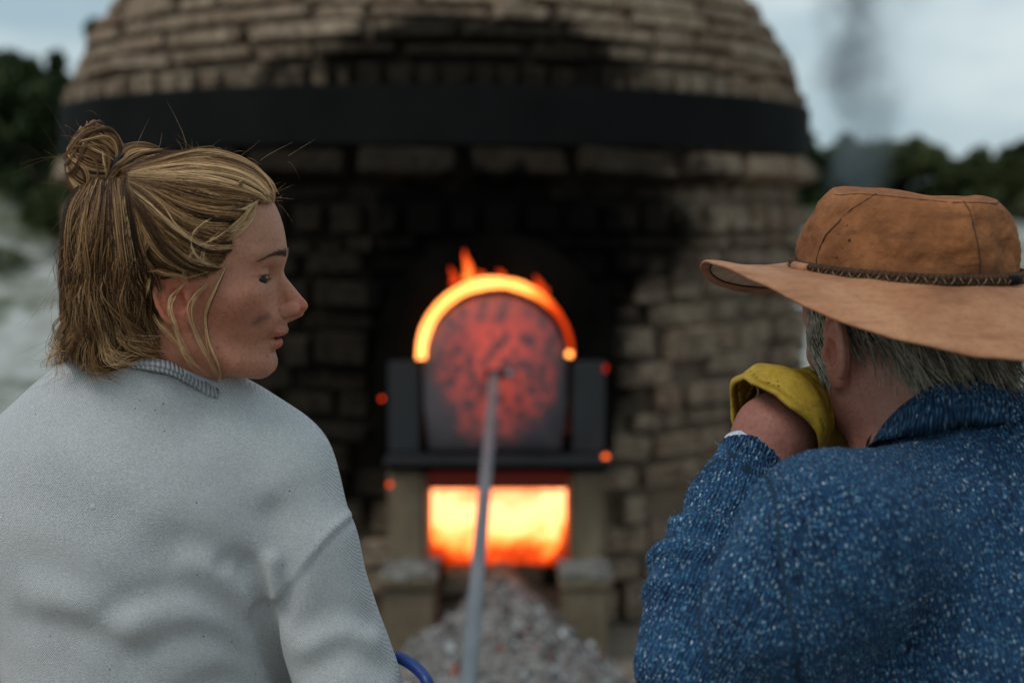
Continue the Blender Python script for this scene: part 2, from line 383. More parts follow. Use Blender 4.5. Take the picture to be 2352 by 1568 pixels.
class MB:
    def __init__(s): s.v = []; s.f = []; s.n = 0
    def add(s, v, f):
        s.v.append(np.asarray(v, float)); s.f += [[i + s.n for i in q] for q in f]; s.n += len(v); return s
    def box(s, a, b, bev=0.0, jit=0):
        a = np.array(a, float); b = np.array(b, float)
        if bev <= 0:
            v = np.array([[x, y, z] for x in (a[0], b[0]) for y in (a[1], b[1]) for z in (a[2], b[2])])
            if jit: v += rng.uniform(-jit, jit, v.shape)
            return s.add(v, [[0, 1, 3, 2], [4, 6, 7, 5], [0, 4, 5, 1], [2, 3, 7, 6], [0, 2, 6, 4], [1, 5, 7, 3]])
        bm = bmesh.new(); bmesh.ops.create_cube(bm, size=1)
        for q in bm.verts: q.co = Vector([(a[i] + b[i]) / 2 + q.co[i] * (b[i] - a[i]) for i in range(3)])
        bmesh.ops.bevel(bm, geom=list(bm.edges), offset=bev, segments=2, affect='EDGES')
        v = np.array([q.co[:] for q in bm.verts]); f = [[q.index for q in k.verts] for k in bm.faces]; bm.free()
        if jit: v += rng.uniform(-jit, jit, v.shape)
        return s.add(v, f)
    def tube(s, pts, r, n=10, caps=True, closed=False):
        pts = np.asarray(pts, float); m = len(pts); r = np.full(m, r) if np.isscalar(r) else np.asarray(r)
        t = np.gradient(pts, axis=0) if not closed else np.roll(pts, -1, 0) - np.roll(pts, 1, 0)
        t /= np.linalg.norm(t, axis=1)[:, None] + 1e-12
        up = np.array([0, 0, 1.]) if abs(t[0][2]) < .9 else np.array([1., 0, 0])
        vs_ = []; prev = np.cross(t[0], up); prev /= np.linalg.norm(prev)
        for i in range(m):
            a = prev - t[i] * np.dot(prev, t[i]); a /= np.linalg.norm(a) + 1e-12; prev = a; c = np.cross(t[i], a)
            for k in range(n):
                th = 2 * math.pi * k / n; vs_.append(pts[i] + r[i] * (math.cos(th) * a + math.sin(th) * c))
        f = []
        for i in range(m if closed else m - 1):
            for k in range(n):
                j = (i + 1) % m; k2 = (k + 1) % n
                f.append([i * n + k, i * n + k2, j * n + k2, j * n + k])
        if caps and not closed: f += [list(range(n))[::-1], [(m - 1) * n + k for k in range(n)]]
        return s.add(vs_, f)
    def grid(s, G, closeu=False, closev=False):
        G = np.asarray(G); a, b = G.shape[:2]; f = []
        for i in range(a if closeu else a - 1):
            for j in range(b if closev else b - 1):
                i2, j2 = (i + 1) % a, (j + 1) % b
                f.append([i * b + j, i * b + j2, i2 * b + j2, i2 * b + j])
        return s.add(G.reshape(-1, 3), f)
    def obj(s, name, material, parent=None, smooth=False, origin=None):
        return mobj(name, np.vstack(s.v), s.f, material, parent, smooth, origin)

def spline(pts, n):
    """Catmull-Rom through pts, n samples"""
    p = np.asarray(pts, float); k = len(p)
    q = np.vstack([2 * p[0] - p[1], p, 2 * p[-1] - p[-2]])
    t = np.linspace(0, k - 1 - 1e-9, n); i = t.astype(int); f = (t - i)[:, None]
    a, b, c, d = q[i], q[i + 1], q[i + 2], q[i + 3]
    return .5 * ((2 * b) + (-a + c) * f + (2 * a - 5 * b + 4 * c - d) * f ** 2 + (-a + 3 * b - 3 * c + d) * f ** 3)

# ------------------------------------------------------------------ implicit surfaces
def smin(a, b, k):
    h = np.clip(.5 + .5 * (b - a) / k, 0, 1); return b + (a - b) * h - k * h * (1 - h)
def smax(a, b, k): return -smin(-a, -b, k)
def ell(p, c, r, rot=None):
    q = p - np.asarray(c, np.float32)
    if rot is not None: q = q @ rot
    r = np.asarray(r, np.float32)
    k0 = np.sqrt(((q / r) ** 2).sum(1)) + 1e-9; k1 = np.sqrt(((q / (r * r)) ** 2).sum(1)) + 1e-9
    return k0 * (k0 - 1) / k1
def cap(p, a, b, ra, rb=None):
    rb = ra if rb is None else rb
    a = np.asarray(a, np.float32); b = np.asarray(b, np.float32); ba = b - a; pa = p - a
    t = np.clip(pa @ ba / (ba @ ba), 0, 1)
    return np.linalg.norm(pa - t[:, None] * ba, axis=1) - (ra + (rb - ra) * t)
def chain(p, pts, rs, k=0):
    d = None
    for i in range(len(pts) - 1):
        e = cap(p, pts[i], pts[i + 1], rs[i], rs[i + 1]); d = e if d is None else (smin(d, e, k) if k else np.minimum(d, e))
    return d
def rotm(rx=0, ry=0, rz=0):
    return np.array(Matrix.Rotation(rz, 3, 'Z') @ Matrix.Rotation(ry, 3, 'Y') @ Matrix.Rotation(rx, 3, 'X'), np.float32)

def polygonize(fn, lo, hi, h):
    """surface nets on a block-sparse grid"""
    lo = np.array(lo, float); hi = np.array(hi, float); B = 10
    nb = np.ceil((hi - lo) / (h * B)).astype(int); n = nb * B + 1
    S = np.full(n, 1e3, np.float32)
    bc = np.stack(np.meshgrid(*[np.arange(k) for k in nb], indexing='ij'), -1).reshape(-1, 3)
    cen = lo + (bc + .5) * B * h
    dc = fn(cen.astype(np.float32)); rad = B * h * .87 * 1.5 + h * 2
    loc = np.stack(np.meshgrid(*[np.arange(B + 1)] * 3, indexing='ij'), -1).reshape(-1, 3)
    S_blocks = np.where(np.abs(dc) < rad)[0]
    for s0 in range(0, len(S_blocks), 200):
        idx = bc[S_blocks[s0:s0 + 200]]
        g = (idx[:, None, :] * B + loc[None]).reshape(-1, 3)
        d = fn((lo + g * h).astype(np.float32))
        S[g[:, 0], g[:, 1], g[:, 2]] = d
    for i in np.where(dc <= -rad)[0]:
        a = bc[i] * B; sub = S[a[0]:a[0] + B + 1, a[1]:a[1] + B + 1, a[2]:a[2] + B + 1]; sub[sub > 500] = -1e3
    ins = S < 0; c = ins[:-1, :-1, :-1].astype(np.int8)
    tot = np.zeros(c.shape, np.int8)
    for dx in (0, 1):
        for dy in (0, 1):
            for dz in (0, 1): tot += ins[dx:dx + c.shape[0], dy:dy + c.shape[1], dz:dz + c.shape[2]]
    act = np.argwhere((tot > 0) & (tot < 8)); vid = np.full(c.shape, -1, np.int64); vid[tuple(act.T)] = np.arange(len(act))
    acc = np.zeros((len(act), 3)); cnt = np.zeros(len(act))
    cor = [(x, y, z) for x in (0, 1) for y in (0, 1) for z in (0, 1)]
    vals = {k: S[act[:, 0] + k[0], act[:, 1] + k[1], act[:, 2] + k[2]] for k in cor}
    for a in cor:
        for ax in range(3):
            if a[ax]: continue
            b = list(a); b[ax] = 1; b = tuple(b)
            va, vb = vals[a], vals[b]; m = (va < 0) != (vb < 0)
            t = np.clip(va[m] / (va[m] - vb[m]), 0.02, .98)
            pt = np.tile(np.array(a, float), (m.sum(), 1)); pt[:, ax] += t
            acc[m] += pt; cnt[m] += 1
    V = lo + (act + acc / cnt[:, None]) * h
    faces = []
    for ax in range(3):
        o1, o2 = [(1, 2), (2, 0), (0, 1)][ax]
        sl0 = [slice(None)] * 3; sl1 = [slice(None)] * 3; sl0[ax] = slice(0, -1); sl1[ax] = slice(1, None)
        A = ins[tuple(sl0)]; Bm = ins[tuple(sl1)]; e = np.argwhere(A != Bm)
        e = e[(e[:, o1] > 0) & (e[:, o2] > 0) & (e[:, o1] < n[o1] - 1) & (e[:, o2] < n[o2] - 1)]
        flip = ~A[tuple(e.T)]
        q = []
        for (d1, d2) in ((0, 0), (-1, 0), (-1, -1), (0, -1)):
            c4 = e.copy(); c4[:, o1] += d1; c4[:, o2] += d2; q.append(vid[tuple(c4.T)])
        q = np.stack(q, 1); q[flip] = q[flip][:, ::-1]
        faces.append(q)
    Fc = np.vstack(faces); Fc = Fc[(Fc >= 0).all(1)]
    # project onto the surface with two newton steps
    for _ in range(2):
        g = grad(fn, V, h * .5); d = fn(V.astype(np.float32)); gl = (g ** 2).sum(1) + 1e-6
        st = np.clip(d / gl, -h, h)[:, None] * g; V = V - st * .7
    return V, Fc
def grad(fn, V, e):
    g = np.zeros((len(V), 3))
    for i in range(3):
        o = np.zeros(3); o[i] = e
        g[:, i] = (fn((V + o).astype(np.float32)) - fn((V - o).astype(np.float32))) / (2 * e)
    return g
def fnoise(p, freq, seed=0, octs=1):
    """cheap smooth value noise in numpy"""
    out = 0; amp = 1.0
    for o in range(octs):
        q = np.asarray(p, np.float64) * freq * (2 ** o) + seed * 17.13 + o * 5.7
        i = np.floor(q).astype(np.int64); f = q - i; f = f * f * (3 - 2 * f); r = 0
        for dx in (0, 1):
            for dy in (0, 1):
                for dz in (0, 1):
                    a = ((i[:, 0] + dx) * 73856093) ^ ((i[:, 1] + dy) * 19349663) ^ ((i[:, 2] + dz) * 83492791)
                    a = (a ^ (a >> 13)) * 1274126177; a = (a ^ (a >> 16)) & 0xffff
                    w = (f[:, 0] if dx else 1 - f[:, 0]) * (f[:, 1] if dy else 1 - f[:, 1]) * (f[:, 2] if dz else 1 - f[:, 2])
                    r = r + w * (a / 32767.5 - 1)
        out = out + amp * r; amp *= .5
    return out

def curves_obj(name, strands, radii, tones, material, parent, origin=None):
    """strands: list of (n,3) world arrays"""
    c = bpy.data.hair_curves.new(name); c.add_curves([len(s) for s in strands])
    org = WL[parent] if origin is None else origin
    pos = np.vstack(strands) - org
    c.attributes['position'].data.foreach_set('vector', pos.astype(np.float32).ravel())
    ra = c.attributes.new('radius', 'FLOAT', 'POINT')
    rr = np.concatenate([np.interp(np.linspace(0, 1, len(s)), [0, .15, .7, 1], [r * .8, r, r * .9, r * .25]) for s, r in zip(strands, radii)])
    ra.data.foreach_set('value', rr.astype(np.float32))
    ta = c.attributes.new('tone', 'FLOAT', 'CURVE'); ta.data.foreach_set('value', np.asarray(tones, np.float32))
    c.materials.append(material)
    o = bpy.data.objects.new(name, c); COL.objects.link(o); o.parent = parent; WL[o] = np.array(org)
    o.location = tuple(np.array(org) - WL[parent])
    return o

# ================================================================== THE GROUND
def terrain_h(x, y):
    x = np.asarray(x, float); y = np.asarray(y, float)
    t = np.clip((y - 8.2 - .25 * np.abs(x + .3)) / 5.0, 0, 1); t = t * t * (3 - 2 * t)
    side = np.clip((np.abs(x + .3) - 1.0) / 3.0, 0, 1)
    left = np.clip((-x - 2.2) / 2.5, 0, 1) * np.clip((y - 6.5) / 3, 0, 1)
    h = t * (1.30 + .2 * side * (x < 0)) + .35 * left
    pts = np.stack([x, y, np.zeros_like(x)], -1).reshape(-1, 3)
    h = h + (fnoise(pts, .9, 3, 3) * .10 * np.clip((y.reshape(-1) - 7) / 3, .15, 1)).reshape(x.shape)
    far = np.clip((y - 16) / 60, 0, 1); h = h + far * 2.0 * (0.4 + .6 * np.sin(x * .07 + 1) ** 2)
    return h
ys = np.concatenate([np.linspace(-14, 6, 30), np.linspace(6.15, 20, 90), np.geomspace(21, 220, 30)])
xs = np.concatenate([-np.geomspace(200, 12, 22), np.linspace(-11.5, 11.5, 110), np.geomspace(12, 200, 22)])
X, Y = np.meshgrid(xs, ys, indexing='ij')
G = np.stack([X, Y, terrain_h(X, Y)], -1)
mb = MB().grid(G)
m, nt, b, o = mat('chalk_ground')
v = coords(nt, 'World'); n = noise(nt, v, .9, 5, .65); n2 = noise(nt, v, 6, 5, .7); n3 = noise(nt, coords(nt, 'World', scale=(1, .4, 2)), 3, 5, .7)
sx = nt.nodes.new('ShaderNodeSeparateXYZ'); nt.links.new(v, sx.inputs[0])
near = mixc(nt, n2, (.13, .10, .075), (.26, .22, .17))
chalk = mixc(nt, ramp(nt, n3, [(.35, 0), (.65, 1)]), (.30, .30, .28), (.50, .51, .49))
green = mixc(nt, n2, (.03, .045, .016), (.09, .105, .045))
far = mixc(nt, ramp(nt, math_(nt, 'ADD', n, math_(nt, 'MULTIPLY', n2, .25)), [(.58, 0), (.70, .9)]), chalk, green)
hi = math_(nt, 'ADD', sx.outputs[2], math_(nt, 'MULTIPLY', n, .9))
far = mixc(nt, ramp(nt, math_(nt, 'MULTIPLY', hi, .5), [(.78, 0), (.92, 1)]), far, green)
d = ramp(nt, math_(nt, 'MULTIPLY', math_(nt, 'ADD', sx.outputs[1], n), .1), [(.66, 0), (.80, 1)])
setc(nt, b, mixc(nt, d, near, far)); b.inputs['Roughness'].default_value = 1; b.inputs['Specular IOR Level'].default_value = .1
bump(nt, b, n2, .05)
g = mb.obj('ground', m, None, True, origin=np.zeros(3)); tag(g, kind='structure')

# low green scrub on the banks: one mass of leaves nobody could count
def leaf_cloud(centres, radii, per, size, squash=1.0):
    V = []; F = []
    tot = 0
    for c, r, k in zip(centres, radii, per):
        d = rng.normal(size=(k, 3)); d /= np.linalg.norm(d, axis=1)[:, None]; rr = r * rng.uniform(.35, 1.0, k) ** .6
        p = c + d * rr[:, None] * np.array([1, 1, squash])
        a = rng.normal(size=(k, 3)); a /= np.linalg.norm(a, axis=1)[:, None]; b_ = np.cross(a, rng.normal(size=(k, 3))); b_ /= np.linalg.norm(b_, axis=1)[:, None]
        s = size * rng.uniform(.6, 1.3, k)[:, None]
        q = np.stack([p - a * s, p + b_ * s * .45, p + a * s, p - b_ * s * .45], 1)
        V.append(q.reshape(-1, 3)); F.append((np.arange(k * 4).reshape(k, 4) + tot)); tot += k * 4
    return np.vstack(V), np.vstack(F)
def leaf_mat(name, a, b_, c):
    m, nt, bb, o = mat(name)
    g_ = nt.nodes.new('ShaderNodeNewGeometry'); n = noise(nt, coords(nt, 'World'), 1.6, 3, .6)
    r = ramp(nt, g_.outputs['Random Per Island'], [(0, a), (.6, b_), (1, c)])
    setc(nt, bb, mixc(nt, ramp(nt, n, [(.35, 0), (.7, .6)]), r, tuple(x * .55 for x in a))); bb.inputs['Roughness'].default_value = .7
    bb.inputs['Specular IOR Level'].default_value = .2
    return m
M['leaf'] = leaf_mat('dark_foliage', (.018, .032, .010), (.035, .058, .018), (.07, .10, .03))
M['leaf2'] = leaf_mat('olive_foliage', (.035, .048, .014), (.06, .075, .024), (.10, .115, .04))
M['scrub'] = leaf_mat('scrub', (.05, .06, .022), (.09, .10, .045), (.14, .13, .07))
cs = []; rs = []; ps = []
for _ in range(150):
    x = random.uniform(-9, -2.4) if random.random() < .6 else random.uniform(2.2, 9); y = random.uniform(10.3, 15)
    z = float(terrain_h(np.array([x]), np.array([y]))[0])
    if z < .9: continue
    cs.append(np.array([x, y, z + .05])); rs.append(random.uniform(.15, .38)); ps.append(110)
V, Fc = leaf_cloud(cs, rs, ps, .05, .6)
tag(mobj('ground_scrub', V, Fc, M['scrub'], None, False), 'low olive scrub growing over the top of the pale banks', 'scrub', kind='stuff')

def tree(x, y, h, w, label, matl, seed, name='tree', lean=0):
    rnd = random.Random(seed); z = float(terrain_h(np.array([x]), np.array([y]))[0]) - .05
    t = empty(name, (x, y, z), label, 'tree', 'trees and bushes on the banks behind the kiln')
    mb = MB(); top = np.array([x + lean, y, z + h * .72]); base = np.array([x, y, z])
    mb.tube(spline([base, base + (top - base) * .45 + [.05, 0, 0], top], 7), np.linspace(.055 * h / 2, .015, 7), 7)
    mb.obj('trunk', M['bark'], t, True)
    cs = []; rs = []; lm = MB()
    for k in range(26):
        a = rnd.uniform(0, 6.28); rr = rnd.uniform(.15, 1) * w * .5; zz = z + h * rnd.uniform(.10, .93)
        e = np.array([x + lean * .5 + math.cos(a) * rr * (1.15 - (zz - z) / h * .55), y + math.sin(a) * rr, zz])
        s0 = base + (top - base) * min(.95, max(.2, (zz - z) / h * .7))
        lm.tube(spline([s0, (s0 + e) / 2 + [0, 0, .04], e], 5), np.linspace(.02, .006, 5), 5)
        cs.append(e); rs.append(rnd.uniform(.12, .30) * w * .55)
    lm.obj('limb', M['bark'], t, True)
    cs.append(np.array([x + lean, y, z + h * .82])); rs.append(w * .2)
    for k in range(16):   # shoots that break the outline
        a = rnd.uniform(0, 6.28); cs.append(np.array([x + lean + math.cos(a) * w * .35, y + math.sin(a) * w * .3, z + h * rnd.uniform(.75, 1.12)])); rs.append(w * rnd.uniform(.03, .09))
    V, Fc = leaf_cloud(cs, rs, [int(330 * min(1, r_ / (w * .2))) for r_ in rs], .055 + .01 * h, .8)
    c = mobj('crown', V, Fc, matl, t, False); tag(c, kind='stuff')
    return t
TR = [(-4.95, 13.6, 1.15, 1.6, 'dark bushy tree at the far left edge of the picture', 'leaf'),
      (-4.2, 13.0, 1.0, 1.5, 'dark dense tree left of the kiln, second from the left edge', 'leaf'),
      (-3.65, 13.9, 1.4, 1.3, 'dark tree whose feathery top stands against the pale sky left of the kiln', 'leaf'),
      (-3.0, 13.2, 1.15, 1.3, 'dark tree half hidden behind the left shoulder of the kiln dome', 'leaf'),
      (-5.7, 12.2, .8, 1.4, 'lower olive bush beneath the dark trees at the left edge', 'leaf2'),
      (-3.7, 12.0, .5, 1.0, 'low olive bush on the bank below the dark trees', 'leaf2'),
      (2.9, 15.5, .78, 1.7, 'low dark tree just right of the smoke plume', 'leaf'),
      (3.95, 15.8, .80, 1.7, 'low green tree above the brown hat crown', 'leaf2'),
      (4.8, 15.0, .62, 1.5, 'round olive bush right of the hat crown', 'leaf2'),
      (5.6, 15.4, .85, 1.1, 'dark bush that rises highest at the right edge', 'leaf'),
      (6.5, 14.6, .7, 1.5, 'olive bush at the far right edge of the picture', 'leaf2')]
for i, (x, y, h, w, lb, mm) in enumerate(TR): tree(x, y, h, w, lb, M[mm], 100 + i, 'tree' if h > .9 else 'bush', .1)

# ================================================================== THE KILN
KX, KY, KR = -.300, 5.94, 1.472
kiln = empty('brick_kiln', (KX, KY, 0), 'domed brick kiln with a black iron band, sooty front and glowing fire door', 'kiln')
def kiln_r(z):
    if z < 1.66: return KR - .03 * max(0, (1.3 - z)) * 0
    t = (z - 1.66) / .92
    return KR * math.sqrt(max(0, 1 - t * t))
# solid core behind the bricks (mortar), with the stoke-hole and door recess left open at the front
DOORX = -.045
n_th = 220; zz = np.concatenate([np.linspace(-.05, 1.66, 60), 1.66 + .92 * np.sin(np.linspace(.03, math.pi / 2, 26))])
G = []
for z in zz:
    r = kiln_r(z) - .035; row = []
    for k in range(n_th):
        a = 2 * math.pi * k / n_th
        jr = .012 * mnoise.noise((math.cos(a) * 4, math.sin(a) * 4, z * 5))
        x = KX + (r + jr) * math.sin(a); y = KY - (r + jr) * math.cos(a)
        if abs(x - DOORX) < .25 and y < KY and .2 < z < 1.06: y = KY - .98
        row.append([x, y, z])
    G.append(row)
mb = MB().grid(np.array(G), closev=True); core = mb.obj('kiln_core', M['mortar'], kiln, True)

# brick variants share their mesh data
def brick_mesh(i, rough):
    bm = bmesh.new(); bmesh.ops.create_cube(bm, size=1)
    rr = random.Random(i)
    for q in bm.verts: q.co = Vector([q.co[k] * (1 - rr.uniform(0, rough)) for k in range(3)])
    bmesh.ops.bevel(bm, geom=list(bm.edges), offset=.07, segments=1, affect='EDGES')
    me = bpy.data.meshes.new('brick_shape'); bm.to_mesh(me); bm.free(); me.materials.append(M['brick']); return me
BM = [brick_mesh(i, .13) for i in range(10)]
bricks = []   # (z, azimuth, r, length, height, depth, proud, tilt)
rnd = random.Random(5)
def course(z0, z1, lmin, lmax, gap, proud=(0, .02), tilt=0, skip=0.0, dr=0, vary=0.0, amax=92):
    a = -R(amax) + rnd.uniform(0, .1)
    while a < R(amax):
        zc = (z0 + z1) / 2; r = kiln_r(zc) + dr; ln = rnd.uniform(lmin, lmax)
        w = ln / max(r, .4)
        if rnd.random() >= skip:
            bricks.append((zc + rnd.uniform(-vary, vary), a + w / 2, r + rnd.uniform(*proud), ln - gap, (z1 - z0) - .012 * rnd.uniform(-.2, 2.2), tilt))
        a += w
# wall below the iron band
z = 0.0; k = 0
lower = [(.0, .13), (.13, .22), (.22, .33), (.33, .44), (.44, .53), (.53, .63), (.63, .70), (.70, .79), (.79, .87), (.87, .98), (.98, 1.06), (1.06, 1.15), (1.15, 1.225), (1.225, 1.27)]
for i, (a, b_) in enumerate(lower): course(a, b_, .085, .33, .020, (-.020, .034), 0, .04, 0, .011)
course(1.28, 1.385, .11, .15, .03, (-.005, .03), 0, .04)             # square blocks
course(1.39, 1.445, .16, .3, .02, (-.05, -.02))
course(1.45, 1.545, .22, .40, .018, (.035, .06), R(22))             # sloping ledge
course(1.55, 1.62, .08, .12, .03, (-.02, .0), 0, .1)
# dome above the band
course(1.70, 1.82, .06, .11, .022, (-.012, .018), 0, .10)
z = 1.825
while z < 2.52:
    hgt = rnd.uniform(.05, .085); sl = math.sqrt(max(.05, 1 - ((z - 1.66) / .92) ** 2))
    dz = hgt * max(.25, sl)
    course(z, z + dz, .16, .42, .014, (-.012, .016), None, .015, 0, .004)
    z += dz
def hid(az, z):
    x = KX + KR * math.sin(az)
    return abs(x - (DOORX)) < .345 and math.cos(az) > 0 and .18 < z < 1.03
bricks = [q for q in bricks if not hid(q[1], q[0])]
# what the camera can see, largest first, as single bricks; the rest joined
def vis(q):
    z_, az, r, ln, h, t = q
    p = np.array([KX + r * math.sin(az), KY - r * math.cos(az), z_]); nrm = np.array([math.sin(az), -math.cos(az), 0.2])
    vd = CAM - p; dd = np.linalg.norm(vd); f = max(0, nrm @ vd / dd)
    q3 = p - CAM; dep = q3 @ F_AX; u = 1176 + FP * (q3 @ R_AX) / dep; v_ = 784 - FP * (q3 @ U_AX) / dep
    if u < -20 or u > 2370 or v_ < -30 or v_ > 1590: return -1
    if 180 < u < 640 and 360 < v_ : return -1
    if u < 800 and v_ > 1000: return -1
    if u > 1880 and v_ > 440: return -1
    return f * ln * h / dd ** 2
bricks.sort(key=vis, reverse=True)
def brick_matrix(q):
    z_, az, r, ln, h, t = q
    if t is None:
        t = math.asin(min(.97, max(0, (z_ - 1.66) / .92)))       # lean with the dome
        h = h / max(.35, math.cos(t))
    dep = .11
    rot = Matrix.Rotation(az, 4, 'Z') @ Matrix.Rotation(-t, 4, 'X') @ Matrix.Rotation(rnd.uniform(-.05, .05), 4, 'Y') @ Matrix.Rotation(rnd.uniform(-.06, .06), 4, 'Z')
    pos = Vector((KX + (r - dep * .4) * math.sin(az), KY - (r - dep * .4) * math.cos(az), z_))
    return pos, rot, (ln, dep, h)
stuffmb = MB()
for i, q in enumerate(bricks):
    pos, rot, s = brick_matrix(q)
    if i < 296 and vis(q) > 0:
        o = bpy.data.objects.new('brick', BM[i % 10]); COL.objects.link(o); o.parent = kiln
        o.matrix_local = Matrix.Translation(pos - Vector((KX, KY, 0))) @ rot @ Matrix.Diagonal((*s, 1))
    else:
        me = BM[i % 10]; mt = Matrix.Translation(pos) @ rot @ Matrix.Diagonal((*s, 1))
        stuffmb.add([mt @ v.co for v in me.vertices], [list(p_.vertices) for p_ in me.polygons])
o = stuffmb.obj('brickwork', M['brick'], kiln); o['kind'] = 'stuff'

# iron band hooped round the shoulder
G = []
for (r, z) in ((KR + .012, 1.565), (KR + .030, 1.565), (KR + .030, 1.748), (KR + .012, 1.748)):
    G.append([[KX + r * math.sin(a), KY - r * math.cos(a), z] for a in np.linspace(0, 2 * math.pi, 160, endpoint=False)])
G.append(G[0])
MB().grid(np.array(G), closev=True).obj('iron_band', M['iron'], kiln)

# ---- fire door and stoke hole, facing the people
DY = 4.36
def px(u): return (u - 1176) / FP * DY
def pz(v): return P(1176, v, DY)[2]
# masonry / iron jambs behind the plates
MB().box((px(868), DY + .1, pz(1075)), (px(945), DY + .32, pz(700)), .008).obj('jamb', M['black'], kiln)
MB().box((px(1333), DY + .1, pz(1075)), (px(1410), DY + .32, pz(700)), .008).obj('jamb', M['black'], kiln)
# black arch ring over the door
def arch_ring(cx, cz, r0, r1, y0, y1, zb, n=28):
    mb = MB(); a = np.linspace(0, math.pi, n); 
    prof = []
    for (r, y) in ((r0, y0), (r1, y0), (r1, y1), (r0, y1), (r0, y0)):
        prof.append([[cx + r, y, zb]] + [[cx + r * math.cos(t), y, cz + r * math.sin(t)] for t in a] + [[cx - r, y, zb]])
    return mb.grid(np.array(prof))
CXA, CZA = px(1137), pz(818)
RA = px(1137 + 181) - CXA
arch_ring(CXA, CZA, RA + .004, RA + .13, DY + .03, DY + .26, pz(1040)).obj('door_arch', M['black'], kiln)
# fire behind the door: glowing gap along the top of the arch
a = np.linspace(R(182), R(-1), 60); pts = []; rad = []; heat = []
for t in a:
    k = (math.cos(t) + 1) / 2     # 0 left, 1 right
    rr = np.interp(k, [0, .25, .5, .75, .9, 1], [.0145, .0165, .0165, .0145, .0095, .0065])
    pts.append([CXA + (RA - rr) * math.cos(t), DY - .006, CZA + (RA - rr) * math.sin(t) + (.0 if 0 < t < math.pi else 0)]); rad.append(rr * (1 + .22 * mnoise.noise((t * 3.1, 4, 0)) + .10 * mnoise.noise((t * 11, 7, 0))))
    heat.append(np.interp(k, [0, .1, .5, .72, .85, .93, 1], [.98, .88, .93, .85, .5, .25, .15]))
mb = MB().tube(pts, rad, 12); o = mb.obj('flame', M['arc'], kiln, True)
vflt(o, np.concatenate([np.repeat(heat, 12)])[:len(o.data.vertices)], 'glowk')
for (u0, v0, v1, w0, ht) in ((1073, 645, 574, .0155, .62), (1041, 655, 612, .012, .28), (1103, 640, 622, .014, .3), (1150, 640, 618, .012, .25), (1236, 668, 632, .013, .25), (1250, 680, 650, .011, .2)):
    q0, q1 = P(u0, v0, DY + .02), P(u0 - 2, v1, DY + .02)
    t = np.linspace(0, 1, 9); pts = [q0 + (q1 - q0) * s + np.array([.006 * math.sin(s * 5), 0, 0]) for s in t]
    o = MB().tube(pts, w0 * np.interp(t, [0, .5, 1], [1, .75, .08]), 8).obj('flame', M['arc'], kiln, True)
    vflt(o, np.repeat(ht * (1 - t * .45), 8), 'glowk')
# door: arched slab hung on the bar
n = 30; a = np.linspace(0, math.pi, n); RD = px(1137 + 166) - CXA
outl = [[CXA + RD * .93, pz(1042)], [CXA + RD, pz(930)]] + [[CXA + RD * math.cos(t), pz(835) + (pz(680) - pz(835)) * math.sin(t)] for t in a] + [[CXA - RD, pz(930)], [CXA - RD * .93, pz(1042)]]
outl = np.array(outl); cz_ = pz(880)
rings = []
for s, y in ((1.0, DY + .05), (1.0, DY + .005), (.97, DY - .008), (.7, DY - .018), (.4, DY - .026), (.02, DY - .03)):
    rings.append([[CXA + (q[0] - CXA) * s, y, cz_ + (q[1] - cz_) * s] for q in outl])
mb = MB().grid(np.array(rings), closev=True)
door = mb.obj('fire_door', M['door'], kiln, True, origin=np.array([CXA, DY, pz(1042)]))
# iron side plates
for (a, b_) in ((890, 962), (1316, 1392)):
    MB().box((px(a), DY - .01, pz(1045)), (px(b_), DY + .10, pz(832)), .004).obj('side_plate', M['plate'], kiln)
# ledge bar the door stands on
MB().box((px(884), DY - .10, pz(1062)), (px(1403), DY + .16, pz(1049)), .003).obj('ledge_bar', M['plate'], kiln)
MB().box((px(884), DY - .02, pz(1088)), (px(1403), DY + .18, pz(1064)), .003).obj('lintel', M['black'], kiln)
# stoke hole: dark red lintel, burning chamber, coals
m, nt, b, o = mat('hot_lintel'); setc(nt, b, (.05, .02, .015)); b.inputs['Roughness'].default_value = .95; setc(nt, b, (1, .06, .015), 'Emission Color'); b.inputs['Emission Strength'].default_value = .035
MB().box((px(978), DY + .03, pz(1136)), (px(1308), DY + .2, pz(1089)), .004).obj('hot_lintel', m, kiln)
# chamber as a hollow box with lumpy burning walls
G = []
nx_, nz_ = 30, 22
for i in range(nx_):
    row = []
    for j in range(nz_):
        x = px(958) + (px(1330) - px(958)) * i / (nx_ - 1); z = pz(1400) + (pz(1115) - pz(1400)) * j / (nz_ - 1)
        row.append([x, DY + .42 - .16 * abs(2 * i / (nx_ - 1) - 1) ** 6 + .03 * mnoise.noise((x * 14, 2, z * 14)) - .2 * (1 - j / (nz_ - 1)) ** 3, z])
    G.append(row)
MB().grid(np.array(G)).obj('fire', M['fire'], kiln, True, origin=np.array([CXA, DY + .3, pz(1338)]))
# side walls of the stoke hole
for s, (a, b_) in ((0, (886, 974)), (1, (1312, 1392))):
    mb = MB().box((px(a), DY + .0, pz(1340)), (px(b_), DY + .36, pz(1089)), .014, .003)
    mb.obj('pillar', M['stone'], kiln)
# coals heaped in the corners of the fire
for (ua, ub) in ((968, 1015), (1255, 1315)):
    mb = MB()
    for _ in range(16):
        q = P(rng.uniform(ua, ub), rng.uniform(1298, 1335), DY + rng.uniform(.05, .25)); s_ = rng.uniform(.010, .022)
        mb.box(q - [s_, s_, s_ * .8], q + [s_, s_, s_ * .8], 0, s_ * .4)
    o = mb.obj('coal', M['black'], kiln); o['kind'] = 'stuff'
